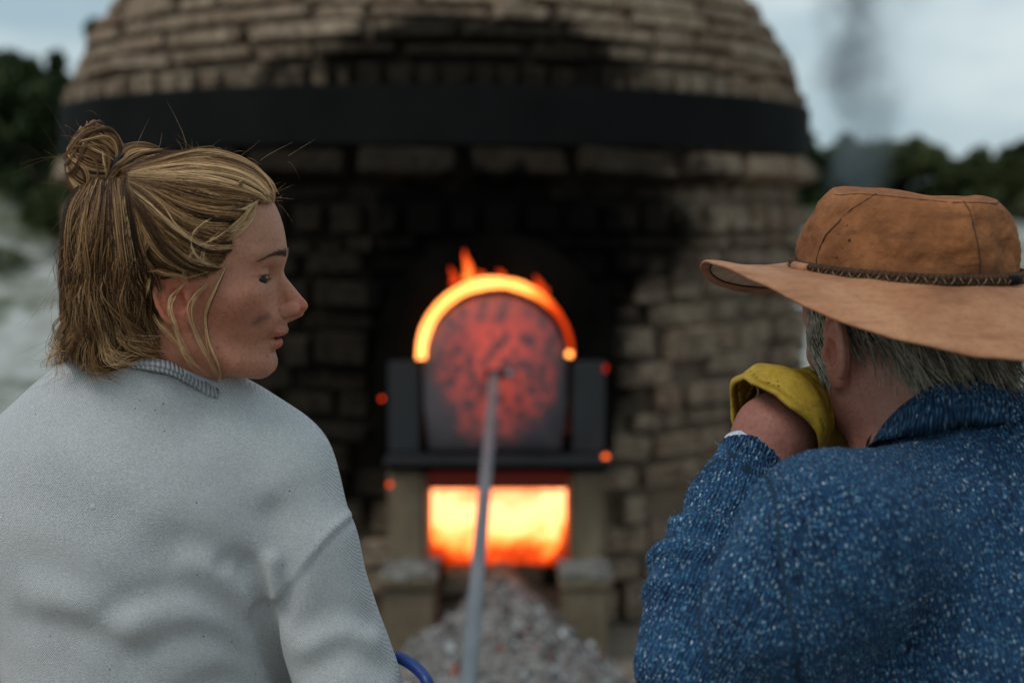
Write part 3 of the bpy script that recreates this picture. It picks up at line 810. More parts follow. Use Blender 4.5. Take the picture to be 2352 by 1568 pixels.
# plinth blocks with ashy tops
for (a, b_) in ((862, 1000), (1288, 1410)):
    d0 = 4.18
    x0, x1 = (a - 1176) / FP * d0, (b_ - 1176) / FP * d0
    MB().box((x0 - .0, d0, P(1176, 1372, d0)[2]), (x1, d0 + .22, P(1176, 1345, d0)[2]), .008, .002).obj('plinth_cap', M['stone'], kiln)
    MB().box((x0 + .01, d0 + .015, -.02), (x1 - .008, d0 + .21, P(1176, 1373, d0)[2]), .008, .002).obj('plinth', M['stone'], kiln)
    V = []; mb = MB()
    for _ in range(90):
        c = np.array([rng.uniform(x0 + .01, x1 - .01), rng.uniform(d0 + .01, d0 + .2), P(1176, 1345, d0)[2] + .003]); s = rng.uniform(.006, .018)
        mb.box(c - [s, s, s * .4], c + [s, s, s * .8], 0, s * .35)
    o = mb.obj('ash_crumbs', M['ash'], kiln); o['kind'] = 'stuff'
# embers glowing through cracks
for (u, v_, r, colr, sy) in ((877, 915, .0065, (1.3, .08, .012), 1), (1391, 846, .006, (.5, .02, .008), 2.2), (1391, 1050, .010, (2.6, .34, .05), 1), (895, 1112, .0075, (1.6, .12, .02), 1), (1308, 813, .010, (5, 1.6, .32), 1), (968, 806, .012, (5, 1.6, .32), 1)):
    c = P(u, v_, DY - .012); bm = bmesh.new(); bmesh.ops.create_icosphere(bm, subdivisions=2, radius=r)
    V = np.array([q.co[:] for q in bm.verts]) * [1, .8, sy] + rng.uniform(-.0008, .0008, (len(bm.verts), 3)) + c; Fc = [[q.index for q in k.verts] for k in bm.faces]; bm.free()
    o = mobj('ember', V, Fc, M['ember'], kiln, True); o.color = (*colr, 1)

# ---- prop pole leaning from the ground against the door
a = P(1136, 862, 4.30); bq = P(1075, 1568, 2.6); dr_ = (bq - a) / np.linalg.norm(bq - a)
L_ = (a[2] - .012) / (-dr_[2]); foot = a + dr_ * L_
pole = empty('prop_pole', foot, 'long grey steel pole leaning against the middle of the glowing fire door', 'pole')
MB().tube(np.array([foot, a]), .0155, 14).obj('shaft', M['steel'], pole, True)
MB().box(P(1114, 866, 4.31), P(1178, 852, 4.285), .003).obj('crosspiece', M['iron'], pole)
q = P(1170, 858, 4.275); MB().tube(np.array([q, q + [0, -.03, 0]]), .011, 10).obj('bolt', M['steel'], pole, True)

# ---- raked ash and clinker in front of the stoke hole
def ash_h(x, y):
    cx = -.03 + 0 * y; t = np.clip((4.45 - y) / 3.0, 0, 1)
    hw = .22 + 1.05 * t; ridge = np.interp(t, [0, .12, .5, .8, 1], [.205, .215, .19, .11, -.02])
    prof = np.clip(1 - (np.abs(x - cx) / hw) ** 1.7, -.25, 1)
    pts = np.stack([x, y, 0 * x], -1).reshape(-1, 3)
    nn = (fnoise(pts, 9, 4, 4) * .020).reshape(x.shape)
    return ridge * prof + nn - .004
xs = np.linspace(-1.0, 1.0, 190); ys = np.linspace(1.5, 4.6, 260)
X, Y = np.meshgrid(xs, ys, indexing='ij'); Z = np.maximum(ash_h(X, Y), -.03)
o = MB().grid(np.stack([X, Y, Z], -1)).obj('ash_heap', M['ash'], None, True)
tag(o, 'long heap of raked grey ash running out from the stoke hole', 'ash heap', kind='stuff')
m, nt, b, o_ = mat('clinker'); g_ = nt.nodes.new('ShaderNodeNewGeometry')
setc(nt, b, ramp(nt, g_.outputs['Random Per Island'], [(0, (.07, .063, .06)), (.35, (.16, .15, .145)), (.66, (.26, .255, .255)), (.84, (.48, .49, .51)), (.93, (.24, .06, .04)), (.96, (.16, .04, .03)), (1, (.05, .045, .04))], 'CONSTANT')); b.inputs['Roughness'].default_value = .95
mb = MB(); cube = np.array([[x, y, z] for x in (-1, 1) for y in (-1, 1) for z in (-1, 1)], float)
cf = [[0, 1, 3, 2], [4, 6, 7, 5], [0, 4, 5, 1], [2, 3, 7, 6], [0, 2, 6, 4], [1, 5, 7, 3]]
xr = rng.uniform(-.8, .8, 12000); yr = 1.7 + 2.6 * rng.uniform(0, 1, 12000) ** .9
hr = ash_h(xr, yr)
for x, y, z in zip(xr, yr, hr):
    if z < -.02: continue
    big = rng.random() < (.30 if y < 3.4 else .1)
    s = rng.uniform(.009, .019) if big else rng.uniform(.003, .008)
    rm = rotm(*rng.uniform(0, 3.1, 3)); v8 = (cube * rng.uniform(.55, 1, (8, 3)) * s * [1, .8, .6]) @ rm + [x, y, z + s * .25]
    mb.add(v8, cf)
o = mb.obj('clinker', m, None); tag(o, 'grey and red clinker lumps scattered over the ash heap', 'clinker', kind='stuff')

# ---- blue hose looping up beside the woman's sleeve
pts = [P(905, 1506, 1.50), P(925, 1513, 1.49), P(948, 1527, 1.48), P(968, 1545, 1.47), P(984, 1570, 1.46), P(996, 1615, 1.46), P(990, 1700, 1.47), P(950, 1780, 1.5), P(890, 1790, 1.54), P(850, 1700, 1.56), P(860, 1570, 1.56), P(885, 1512, 1.53)]
hose_pts = spline(pts + [pts[0]], 70)[:-1]
# ---- smoke: a leaning dark plume behind the kiln
m = bpy.data.materials.new('smoke'); m.use_nodes = True; nt = m.node_tree; nt.nodes.clear()
o_ = nt.nodes.new('ShaderNodeOutputMaterial'); pv = nt.nodes.new('ShaderNodeVolumePrincipled'); nt.links.new(pv.outputs[0], o_.inputs['Volume'])
pv.inputs['Color'].default_value = (.26, .30, .34, 1); pv.inputs['Anisotropy'].default_value = .1
v = coords(nt, 'Object'); sx = nt.nodes.new('ShaderNodeSeparateXYZ'); nt.links.new(v, sx.inputs[0])
zz_ = sx.outputs[2]
wob = noise(nt, coords(nt, 'Object', scale=(1, 1, .8)), 1.3, 2, .5)
cx_ = math_(nt, 'ADD', math_(nt, 'MULTIPLY', zz_, .06), math_(nt, 'MULTIPLY', math_(nt, 'SUBTRACT', wob, .5), .75))
dx = math_(nt, 'SUBTRACT', sx.outputs[0], cx_)
wid = math_(nt, 'MULTIPLY_ADD', zz_, .15, .12)
rad_ = math_(nt, 'DIVIDE', math_(nt, 'SQRT', math_(nt, 'ADD', math_(nt, 'POWER', dx, 2), math_(nt, 'POWER', sx.outputs[1], 2))), wid)
fal = ramp(nt, rad_, [(.0, 1), (1.0, 0)], 'EASE')
den = math_(nt, 'MULTIPLY', fal, ramp(nt, noise(nt, v, 2.6, 4, .65, .4), [(.40, .05), (.62, 1)]))
zf = ramp(nt, math_(nt, 'MULTIPLY', zz_, .3), [(0, .5), (.3, 1), (.6, .9), (1, .5)])
nt.links.new(math_(nt, 'MULTIPLY', math_(nt, 'MULTIPLY', den, zf), 9.0), pv.inputs['Density'])
SX, SY = (1945 - 1176) / FP * 9, 9.0
G = []
for z in np.linspace(.0, 3.4, 14):
    r = .35 + .22 * z
    G.append([[SX + .06 * z + r * 1.3 * math.cos(t), SY + r * math.sin(t), .9 + z] for t in np.linspace(0, 2 * math.pi, 20, endpoint=False)])
mb = MB().grid(np.array(G), closev=True); n0 = mb.n
mb.f += [list(range(20))[::-1], [n0 - 20 + k for k in range(20)]]
o = mb.obj('smoke', m, None, True, origin=np.array([SX, SY, .9])); tag(o, 'thin grey smoke plume rising against the sky right of the kiln', 'smoke', kind='stuff')

# ================================================================== PEOPLE: shared head
PROF_Z = np.array([-.1150, -.1120, -.106, -.0994, -.0926, -.0873, -.084, -.0796, -.076, -.0715, -.0705, -.0665, -.063, -.0565, -.051, -.04, -.02, 0.0, .0118, .020, .0335, .048, .063, .08])
PROF_X = np.array([.044, .063, .0735, .0775, .0785, .0785, .0800, .0825, .0832, .0845, .0865, .0895, .0912, .0950, .0972, .092, .0860, .0872, .0885, .0875, .0835, .0795, .0740, .0670])
PROF_SZ = np.linspace(-.13, .10, 120); PROF_S = np.convolve(np.interp(np.linspace(-.13 - .023, .10 + .023, 144), PROF_Z, PROF_X), np.hanning(27)[1:-1] / np.hanning(27).sum(), 'valid')
W_Z = np.array([-.118, -.112, -.1, -.085, -.065, -.04, -.015, .01, .03, .06, .09])
W_X = np.array([.012, .026, .0375, .046, .0545, .0625, .0675, .0685, .070, .068, .05])
def head_sdf(p, female=True, eyes=True, px_=PROF_X, ears=True):
    x, y, z = p[:, 0], p[:, 1], p[:, 2]; ay = np.abs(y)
    q = np.stack([x, ay, z], 1).astype(np.float32)
    cran = ell(p, (-.006, 0, .024), (.0975, .0765, .0835))
    B = np.interp(z, PROF_Z, px_); Bs = np.interp(z, PROF_SZ, PROF_S); wm = np.exp(-(ay / .030) ** 2); B = B * wm + Bs * (1 - wm); W = np.interp(z, W_Z, W_X)
    xc = .012
    ax_ = np.where(x > xc, (x - xc) / (B - xc), (xc - x) / .04)
    n = (np.abs(ax_) ** 2.08 + (ay / W) ** 2.08) ** (1 / 2.08)
    face = (n - 1) * np.minimum(W, B - xc) * .85
    zc = -.1100 + np.clip(.045 - x, 0, .1) * .42
    face = smax(face, (zc - z), .012); face = smax(face, z - .075, .02)
    d = smin(cran, face, .016)
    d = smin(d, chain(q, [(-.004, .058, -.05), (.008, .055, -.076), (.045, .040, -.094), (.068, .014, -.100)], [.012, .011, .010, .010]), .018)   # jaw
    d = smin(d, ell(q, (.050, .047, -.026), (.022, .016, .013)), .022)                                     # cheekbone
    d = smax(d, -ell(q, (.100, .031, -.0085), (.0240, .0180, .0105)), .010)                                # eye socket
    d = smin(d, cap(q, (.0818, .010, .0105), (.067, .046, .012), .0062, .005), .012)                      # brow ridge
    d = smin(d, cap(q, (.0785, 0, -.002), (.1030, 0, -.0375), .0058, .0088), .005)                          # nose bridge and tip
    d = smin(d, cap(q, (.1035, 0, -.0405), (.1095, 0, -.0405), .0078, .0056), .004)
    d = smin(d, ell(q, (.0995, .0115, -.0432), (.0095, .0055, .0070)), .005)                              # nostril wing
    d = d + .0016 * np.exp(-((np.linalg.norm((q - np.array([.0975, .0125, -.0420], np.float32)) * np.array([1, 1, .85], np.float32), axis=1) - .0105) / .0016) ** 2) * (x < .101) * (ay > .009)
    d = smin(d, cap(q, (.107, 0, -.048), (.098, 0, -.0520), .0036), .004)
    d = smax(d, -ell(q, (.1055, .0085, -.0508), (.0062, .0040, .0036)), .002)
    d = smin(d, ell(q, (.0860, .006, -.0655), (.0085, .017, .0052)), .005)                                # lips
    d = smin(d, ell(q, (.0815, .000, -.0778), (.0080, .0170, .0055)), .005)
    d = smax(d, -ell(q, (.0935, 0, -.0716), (.0140, .0225, .0011)), .0022)
    d = smax(d, -ell(q, (.0835, .025, -.072), (.004, .0025, .004)), .006)
    if eyes:   # lids round the eyeball
        c = (.0675, .031, -.0100)
        up = ell(q, c, (.0134, .0150, .0138)); upm = smax(up, -(z - (-.0104) + (ay - .031) * .06), .001)
        lo = ell(q, c, (.0130, .0140, .0132)); lom = smax(lo, (z - (-.0150)), .001)
        d = smin(d, upm, .003); d = smin(d, lom, .003)
        d = smax(d, -ell(q, (.076, .034, -.0122), (.018, .0145, .0034)), .001)
    if not ears: return d
    # ears
    e = ear_sdf(q)
    return smin(d, e, .004)
ER = rotm(0, R(-14), R(-16))
def ear_sdf(q):
    c = np.array([-.004, .0720, -.028], np.float32)
    p = (q - c) @ ER           # ear plane: x forward, z up, y outwards
    d = ell(p, (0, -.004, 0), (.0165, .0055, .029))
    d = smin(d, ell(p, (.004, -.003, -.022), (.0085, .0045, .0095)), .006)
    d = smin(d, ell(p, (.010, -.008, -.004), (.010, .010, .018)), .01)
    d = smax(d, -ell(p, (.003, .005, -.003), (.0085, .0095, .0125)), .0025)
    d = smax(d, -ell(p, (-.004, .004, .012), (.0080, .0052, .0100)), .002)
    d = smax(d, -chain(p, [(-.0105, .003, .010), (-.0115, .003, -.004), (-.008, .003, -.013)], [.0022, .0022, .0018]), .0015)
    t = np.linspace(R(20), R(235), 11)
    pts = [(.0150 * math.cos(a) - .001, .0005, .0275 * math.sin(a) + .001) for a in t]
    d = smin(d, chain(p, pts, [.0026] * len(pts)), .003)
    d = smin(d, ell(p, (.0125, .002, -.004), (.003, .003, .005)), .004)
    return d
def frame(O, f_az, pitch=0, roll=0):
    """columns: forward, left, up. f_az measured from +X towards +Y; pitch>0 bows the head"""
    rm = Matrix.Rotation(f_az, 3, 'Z') @ Matrix.Rotation(pitch, 3, 'Y') @ Matrix.Rotation(roll, 3, 'X')
    return np.array(O, np.float32), np.array(rm, np.float32)
def to_local(p, fr): return ((p - fr[0]) @ fr[1]).astype(np.float32)
def to_world(q, fr): return np.asarray(q) @ fr[1].T + fr[0]
def g3(q, c, r): return np.exp(-(((q - np.array(c)) / np.array(r)) ** 2).sum(1))

def hand_sdf(p, fr, curl=.6, r=1.0, mirror=1):
    """relaxed hand: local x along the fingers, y towards the thumb, z out of the back of the hand"""
    q = to_local(p, fr); q = q * np.array([1, mirror, 1], np.float32)
    d = ell(q, (.045, 0, 0), (.052, .040, .015))
    for k, (yy, ln) in enumerate(((.028, .072), (.009, .080), (-.010, .074), (-.028, .058))):
        a = np.array([.078 - abs(k - 1.2) * .005, yy, .002]); th = 0; pts = [np.array([.05, yy * .8, 0]), a]
        for seg, fr_ in enumerate((.45, .31, .24)):
            th += curl * (.8 if seg == 0 else 1.1); a = a + ln * fr_ * np.array([math.cos(th), 0, -math.sin(th)]); pts.append(a)
        d = smin(d, chain(q, pts, [.011 * r, .0098 * r, .0086 * r, .0078 * r, .0066 * r], .002), .004)
    d = smin(d, chain(q, [(.012, .022, -.004), (.038, .050, -.012), (.062, .056, -.022), (.082, .05, -.030)], [.015, .0125 * r, .0098 * r, .0082 * r], .004), .01)
    return d

# ================================================================== THE WOMAN
W_O = P(440, 610, 1.42); W_FR = frame(W_O, R(2), R(0))
def wl(u, v, y=0.0):     # survey of her head: picture column/row on her middle plane
    return np.array([(u - 440) * .000438, y, (610 - v) * .000435])
woman = empty('person', (P(350, 1100, 1.46)[0], 1.5, 0), 'person with blonde hair in a bun and a speckled pale grey sweatshirt, head turned right', 'person')
WN = [P(400, 740, 1.43), P(378, 870, 1.455), P(350, 960, 1.48)]
def w_skin(p):
    d = head_sdf(to_local(p, W_FR))
    d = smin(d, chain(p, WN, [.050, .045, .052]), .02)
    d = smin(d, cap(p, P(436, 800, 1.42), P(425, 930, 1.46), .033, .036), .03)
    return smin(d, ell(p, P(350, 1120, 1.49), (.13, .07, .10)), .04)
lo = W_O + [-.22, -.14, -.33]; hi = W_O + [.16, .16, .13]
V, Fc = polygonize(w_skin, lo, hi, .0017)
VW_, FW_ = V, Fc
# her right hand resting low, elbow bent, and the left likewise (below the picture)
HIPZ = .50
RE, RWr = P(842, 1700, 1.47), np.array([-.10, 1.80, .70])
LE, LWr = P(-190, 1640, 1.52), np.array([-.42, 1.86, .68])
hands = []
for wpos, az, mir in ((RWr, R(100), 1), (LWr, R(70), -1)):
    fr = frame(wpos, az, R(15)); 
    fn = lambda p, fr=fr, m_=mir, w_=wpos: smin(hand_sdf(p, fr, .35, 1, m_), cap(p, w_, w_ - fr[1][:, 0] * .08, .021, .026), .015)
    c = wpos + fr[1][:, 0] * .06
    hands.append(polygonize(fn, c - .14, c + .14, .0035))
body = mobj('body', V, Fc, M['skin_w'], woman)
for hv, hf in hands: vcol(mobj('hand', hv, hf, M['skin_w'], woman), np.ones((len(hv), 3)))
AV = V; q = to_local(AV, W_FR).astype(float); qa = q.copy(); qa[:, 1] = np.abs(qa[:, 1])
T = np.ones((len(AV), 3))
def tintmul(T, w, c): return T * (1 - w[:, None]) + T * w[:, None] * np.array(c)
T = tintmul(T, np.clip(g3(qa, (.112, 0, -.038), (.016, .02, .014)), 0, 1), (1.12, .72, .66))
T = tintmul(T, .5 * g3(qa, (.055, .05, -.035), (.045, .035, .035)), (1.05, .76, .68))
T = tintmul(T, 1.0 * g3(qa, (-.004, .076, -.028), (.024, .016, .034)), (1.05, .62, .52))
T = tintmul(T, .7 * g3(qa, (.03, .06, -.085), (.05, .04, .03)), (.95, .74, .66))
T = tintmul(T, np.clip(1.6 * g3(qa, (.090, .004, -.0655), (.012, .02, .0048)), 0, 1), (.92, .60, .58))
T = tintmul(T, np.clip(1.8 * g3(qa, (.090, .000, -.0782), (.012, .0175, .0060)), 0, 1), (.98, .58, .56))
T = tintmul(T, np.clip(1.5 * g3(qa, (.090, 0, -.0718), (.014, .024, .0012)), 0, 1), (.45, .3, .28))
T = tintmul(T, np.clip(1.2 * g3(qa, (.1055, .0095, -.0505), (.0062, .0045, .0028)), 0, 1), (.25, .15, .14))
T = tintmul(T, np.clip(1.5 * g3(qa, (.076, .035, -.0086), (.018, .014, .0013)), 0, 1), (.25, .19, .17))
T = tintmul(T, .5 * g3(qa, (.080, .034, -.006), (.02, .018, .010)), (.85, .72, .68))
# soot smudge on the cheek (her right), mole on the jaw
s0, s1 = (583, 742), (617, 723)
def pline(AV, pts, r):
    d3 = AV - CAM; dep = d3 @ F_AX; uu = 1176 + FP * (d3 @ R_AX) / dep; vv = 784 - FP * (d3 @ U_AX) / dep
    best = np.full(len(AV), 1e9)
    for (a0, b0), (a1, b1) in zip(pts[:-1], pts[1:]):
        t = np.clip(((uu - a0) * (a1 - a0) + (vv - b0) * (b1 - b0)) / ((a1 - a0) ** 2 + (b1 - b0) ** 2), 0, 1)
        best = np.minimum(best, np.hypot(uu - a0 - t * (a1 - a0), vv - b0 - t * (b1 - b0)))
    return best / r
near = (q[:, 1] < 0).astype(float)
dd = pline(AV, [(585, 741), (600, 733), (615, 725)], 1.0) + 3 * fnoise(AV, 160, 2, 2)
T = tintmul(T, near * .75 * np.exp(-(np.clip(dd, 0, None) / 8.5) ** 2), (.30, .34, .40))
T = tintmul(T, near * .35 * np.exp(-(np.clip(pline(AV, [(560, 752), (600, 742)], 1.0), 0, None) / 20) ** 2), (.62, .66, .7))
T = tintmul(T, near * np.exp(-(pline(AV, [(614, 817), (614.5, 817.5)], 1.0) / 2.2) ** 2), (.3, .2, .2))
T = tintmul(T, near * np.exp(-(pline(AV, [(499, 798), (499.5, 798)], 1.0) / 2.4) ** 2), (.3, .2, .2))
vcol(body, T)
for s in (-1, 1):
    bm = bmesh.new(); bmesh.ops.create_uvsphere(bm, u_segments=20, v_segments=14, radius=.0119)
    V0 = np.array([k.co[:] for k in bm.verts]); F0 = [[k.index for k in f.verts] for f in bm.faces]; bm.free()
    c = np.array([.0678, s * .031, -.0105])
    eye = mobj('eye', to_world(V0 + c, W_FR), F0, M['eye'], woman)
    bm = bmesh.new(); bmesh.ops.create_uvsphere(bm, u_segments=16, v_segments=10, radius=.0056)
    V0 = np.array([k.co[:] for k in bm.verts]) * [.5, 1, 1]; F0 = [[k.index for k in f.verts] for f in bm.faces]; bm.free()
    mobj('iris', to_world((V0 @ np.array(Matrix.Rotation(R(-38), 3, 'Z')).T) + c + [.0078, -.0058, -.0022], W_FR), F0, M['iris'], eye)

# ---- sweatshirt
def groove(p, pts, r, depth, k=.01):
    """negative ridge along a line"""
    pts = np.asarray(pts); m = ((p > pts.min(0) - 3.6 * r) & (p < pts.max(0) + 3.6 * r)).all(1); out_ = np.zeros(len(p), np.float32)
    if m.any():
        d = chain(p[m], pts, [r] * len(pts)); out_[m] = depth * np.exp(-np.clip(d + r, 0, None) ** 2 / (2 * r * r))
    return out_
def Pl(lst): return [P(*t) for t in lst]
SH_R = P(632, 1082, 1.475)
def w_torso(p):
    d = ell(p, P(345, 1165, 1.475), (.178, .105, .16))
    d = smin(d, ell(p, P(340, 1480, 1.50), (.155, .108, .26)), .05)
    d = smin(d, cap(p, P(195, 1022, 1.475), P(560, 1058, 1.475), .062, .055), .045)
    d = smin(d, cap(p, P(250, 935, 1.465), P(400, 942, 1.465), .052, .048), .035)
    d = smin(d, cap(p, P(380, 882, 1.445), P(360, 1000, 1.465), .0655, .075), .022)
    return d
def w_sleeve(p, side):
    if side > 0:
        d = chain(p, [SH_R, P(690, 1250, 1.465), RE, (RE + RWr) / 2, RWr - [0, .05, 0]], [.054, .057, .053, .044, .034], .02)
        d = smin(d, ell(p, P(652, 1085, 1.475), (.050, .055, .05)), .03)
        return d
    return chain(p, [P(60, 1082, 1.485), P(-40, 1280, 1.49), LE, (LE + LWr) / 2, LWr - [0, .05, 0]], [.056, .056, .052, .044, .034], .02)
def trace(fn, uvs, d0=1.0, d1=1.75, guard=.0):
    r = np.array([ray(*t) for t in uvs]); cosf = r @ F_AX; t = np.full(len(r), d0) / cosf; best = np.full(len(r), 1e9); bt = t.copy()
    for _ in range(45):
        p = CAM + r * t[:, None]; d = fn(p.astype(np.float32)) - guard
        m_ = d < best; best[m_] = d[m_]; bt[m_] = t[m_]
        t = t + np.clip(d, -.01, .05) * .8
        t = np.minimum(t, d1 / cosf)
    ok = best < .002
    t = np.where(ok, t, bt)
    return CAM + r * t[:, None], ok
def w_base(p):
    d = smin(w_torso(p), w_sleeve(p, 1), np.interp(p[:, 2], [.925, .985], [.0015, .024]).astype(np.float32))
    return smin(d, w_sleeve(p, -1), .03)
def on(fn, lst, n=0):
    uv = spline([np.array(t, float) for t in lst], n) if n else np.array(lst, float)
    return trace(fn, uv)[0]
# (line on the picture, width, depth): positive = crease, negative = ridge of cloth
FOLDS = [([(670, 1610), (645, 1530), (614, 1460), (606, 1405)], .0060, .060), ([(606, 1405), (603, 1370), (590, 1335), (568, 1300)], .0050, .026), ([(568, 1300), (545, 1285), (520, 1290)], .007, .006),
         ([(622, 1400), (634, 1345), (628, 1290)], .0065, -.007),
         ([(645, 1405), (660, 1330), (648, 1240), (628, 1180)], .010, .006), ([(575, 1385), (540, 1350), (500, 1320), (440, 1290)], .010, -.0028),
         ([(255, 1400), (330, 1365), (420, 1350), (500, 1380), (575, 1440)], .010, .0045), ([(300, 1450), (400, 1410), (480, 1425), (600, 1500)], .009, -.0018),
         ([(330, 1500), (440, 1455), (540, 1480), (640, 1560)], .009, .0042), ([(380, 1560), (480, 1520), (600, 1550)], .010, -.0015), ([(420, 1240), (500, 1262), (560, 1310)], .011, .003), ([(420, 1600), (520, 1565), (640, 1600)], .010, .004),
         ([(60, 1430), (180, 1450), (280, 1500), (360, 1570)], .013, .004), ([(60, 1290), (160, 1320), (240, 1390)], .017, .003), ([(100, 1370), (200, 1390), (300, 1430)], .014, -.005),
         ([(200, 1180), (300, 1220), (380, 1290)], .02, .0035), ([(100, 1050), (200, 1080), (330, 1180)], .022, -.003), 
         ([(760, 1290), (740, 1400), (760, 1520)], .016, .0035), ([(690, 1440), (780, 1400), (850, 1420)], .011, .004), ([(700, 1540), (790, 1500), (880, 1530)], .011, .004), ([(715, 1490), (790, 1455), (860, 1470)], .010, -.003),
         ([(720, 1290), (700, 1220), (690, 1130)], .013, .0015)]
FOLDS = [(on(w_base, l, 6), r_, dp) for l, r_, dp in FOLDS]
SEAM = on(w_base, [(816, 1192), (770, 1232), (712, 1300), (660, 1362), (612, 1405)], 12); SEAM2 = on(w_base, [(808, 1182), (763, 1222), (705, 1290), (653, 1352), (612, 1392)], 12)
def w_cloth(p):
    d = w_base(p)
    d = d - (.0022 * fnoise(p, 11, 5, 2) + .0010 * fnoise(p, 34, 6, 1)) * np.clip((1.20 - p[:, 2]) / .12, .25, 1)
    for l, r_, dp in FOLDS: d = d + groove(p, l, r_, dp)
    d = d + groove(p, SEAM, .0026, .0045) - groove(p, SEAM2, .0045, .0028)
    # neck opening
    return smax(d, -cap(p, P(400, 740, 1.43), P(385, 872, 1.445), .060, .054), .004)
V, Fc = polygonize(w_cloth, (-.80, 1.30, .40), (-.02, 1.80, 1.27), .0042)
shirt = mobj('sweatshirt', V, Fc, M['jersey'], woman)

# ribbed collar and the pale shirt collar standing inside it: bands that follow the neckline
def band(name, top_uv, bot_uv, centre, material, parent, thick, rib=0, guard=.002, back=True, fnS=None):
    n_ = 40
    top = spline([(*t,) for t in top_uv], n_); bot = spline([(*t,) for t in bot_uv], n_)
    tp = np.array([P(*t) for t in top]); bt = np.array([P(*t) for t in bot])
    rows = []
    for s in np.linspace(0, 1, 7):
        b_ = tp + (bt - tp) * s; bulge = math.sin(math.pi * s) * thick * .5
        out_ = b_ - centre; out_[:, 2] = 0; out_ /= np.linalg.norm(out_, axis=1)[:, None]
        rows.append(b_ + out_ * bulge)
    inner = []
    for s in (1, .5, 0):
        b_ = tp + (bt - tp) * s; out_ = b_ - centre; out_[:, 2] = 0; out_ /= np.linalg.norm(out_, axis=1)[:, None]
        inner.append(b_ - out_ * thick)
    if fnS is not None:
        A = np.array(rows); sh_ = A.shape; A = A.reshape(-1, 3)
        for _ in range(3):
            d = fnS(A.astype(np.float32)); g_ = grad(fnS, A, .008); g_ /= np.linalg.norm(g_, axis=1)[:, None] + 1e-9
            A = A + g_ * np.clip(guard - d, 0, .01)[:, None]
        d = fnS(A.astype(np.float32)); g_ = grad(fnS, A, .002); g_ /= np.linalg.norm(g_, axis=1)[:, None] + 1e-9; A2 = (A + g_ * np.clip(guard - d, -.02, .01)[:, None]).reshape(sh_); A = A.reshape(sh_)
        for k_, w_ in ((-1, 1.), (-2, .8), (-3, .4)): A[k_] = A[k_] * (1 - w_) + A2[k_] * w_
        rows = list(A)
    G = np.array(rows + inner + [rows[0]])
    o = MB().grid(G, closev=back).obj(name, material, parent, True)
    if rib: vflt(o, np.tile(np.linspace(0, rib * 2 * math.pi, n_), len(G)), 'rib')
    return o
def ring_from(pts_near, pts_far): return pts_near + pts_far
NC = P(372, 880, 1.455)
# depths wrap round the neck: near side 1.37-1.40, right 1.45, far 1.52, left 1.46
top = [(226, 828, 1.445), (262, 822, 1.405), (320, 820, 1.378), (385, 828, 1.378), (436, 852, 1.392), (478, 886, 1.415), (508, 924, 1.45), (500, 925, 1.50), (420, 915, 1.535), (320, 880, 1.53), (245, 845, 1.49), (226, 828, 1.446)]
bot = [(212, 842, 1.448), (252, 842, 1.398), (318, 845, 1.366), (388, 858, 1.366), (444, 886, 1.380), (490, 916, 1.408), (520, 944, 1.45), (510, 950, 1.512), (420, 942, 1.55), (315, 905, 1.545), (228, 862, 1.495), (212, 842, 1.449)]
band('collar_rib', top, bot, NC, M['ribbing'], woman, .004, rib=64, back=False, guard=.0025, fnS=w_cloth)
top2 = [(262, 832, 1.42), (330, 828, 1.40), (392, 818, 1.390), (446, 830, 1.398), (492, 860, 1.42), (524, 902, 1.452), (500, 905, 1.49), (420, 890, 1.515), (330, 870, 1.51), (270, 850, 1.47), (262, 832, 1.425)]
bot2 = [(262, 870, 1.42), (330, 875, 1.392), (390, 880, 1.385), (442, 890, 1.392), (486, 915, 1.415), (516, 945, 1.45), (500, 955, 1.50), (420, 945, 1.525), (330, 920, 1.52), (262, 890, 1.47), (262, 870, 1.425)]
band('shirt_collar', top2, bot2, NC, M['collar'], woman, .003, back=False, guard=.003, fnS=w_skin)

# ---- hair mass
def hair_cap(q):
    """local head coordinates"""
    x, y, z = q[:, 0], q[:, 1], q[:, 2]; ay = np.abs(y)
    d = ell(q, (-.008, 0, .027), (.1025, .0825, .0865))
    d = smin(d, ell(q, (-.085, 0, .000), (.036, .060, .075)), .03)
    d = smin(d, ell(q, (-.082, .0, -.052), (.044, .060, .055)), .03)
    d = smin(d, ell(q, (-.060, 0, -.075), (.050, .062, .030)), .02)
    xb = np.interp(z, [-.12, -.06, -.016, -.008, .000, .013, .04, .057, .066, .075], [-.028, -.024, -.019, .000, .030, .044, .049, .060, .079, .115])
    xb = xb + .012 * np.clip((.04 - ay) / .04, 0, 1) * (z > .02)
    return smax(d, (x - xb) * .8, .007)
w_hair0 = lambda p: hair_cap(to_local(p, W_FR))
def w_hair(p):
    q = to_local(p, W_FR); return hair_cap(q) - .0015 * fnoise(p, 60, 9, 2)
V, Fc = polygonize(w_hair, W_O + [-.16, -.12, -.14], W_O + [.12, .13, .13], .0032)
hair = mobj('hair', V, Fc, M['cap_w'], woman)
BUN = wl(236, 384, -.012); BUN2 = wl(330, 366, -.002)
def bun_sdf(p):
    q = to_local(p, W_FR)
    d = ell(q, BUN, (.0260, .026, .0365), rotm(0, R(-6), 0)); d = smin(d, ell(q, BUN + [.008, 0, -.026], (.017, .018, .018)), .012)
    return np.minimum(d, ell(q, BUN2, (.024, .02, .0145), rotm(0, R(8), 0)))
V, Fc = polygonize(bun_sdf, to_world(BUN, W_FR) - .075, to_world(BUN, W_FR) + .095, .0025)
mobj('bun', V, Fc, M['cap_w'], hair)
tie_c = wl(291, 404, -.018); aa = np.linspace(0, 2 * math.pi, 26, endpoint=False)
pts = [to_world(tie_c + np.array([.0035 * math.cos(a) + .004 * math.sin(a), .014 * math.cos(a), .019 * math.sin(a)]), W_FR) for a in aa]
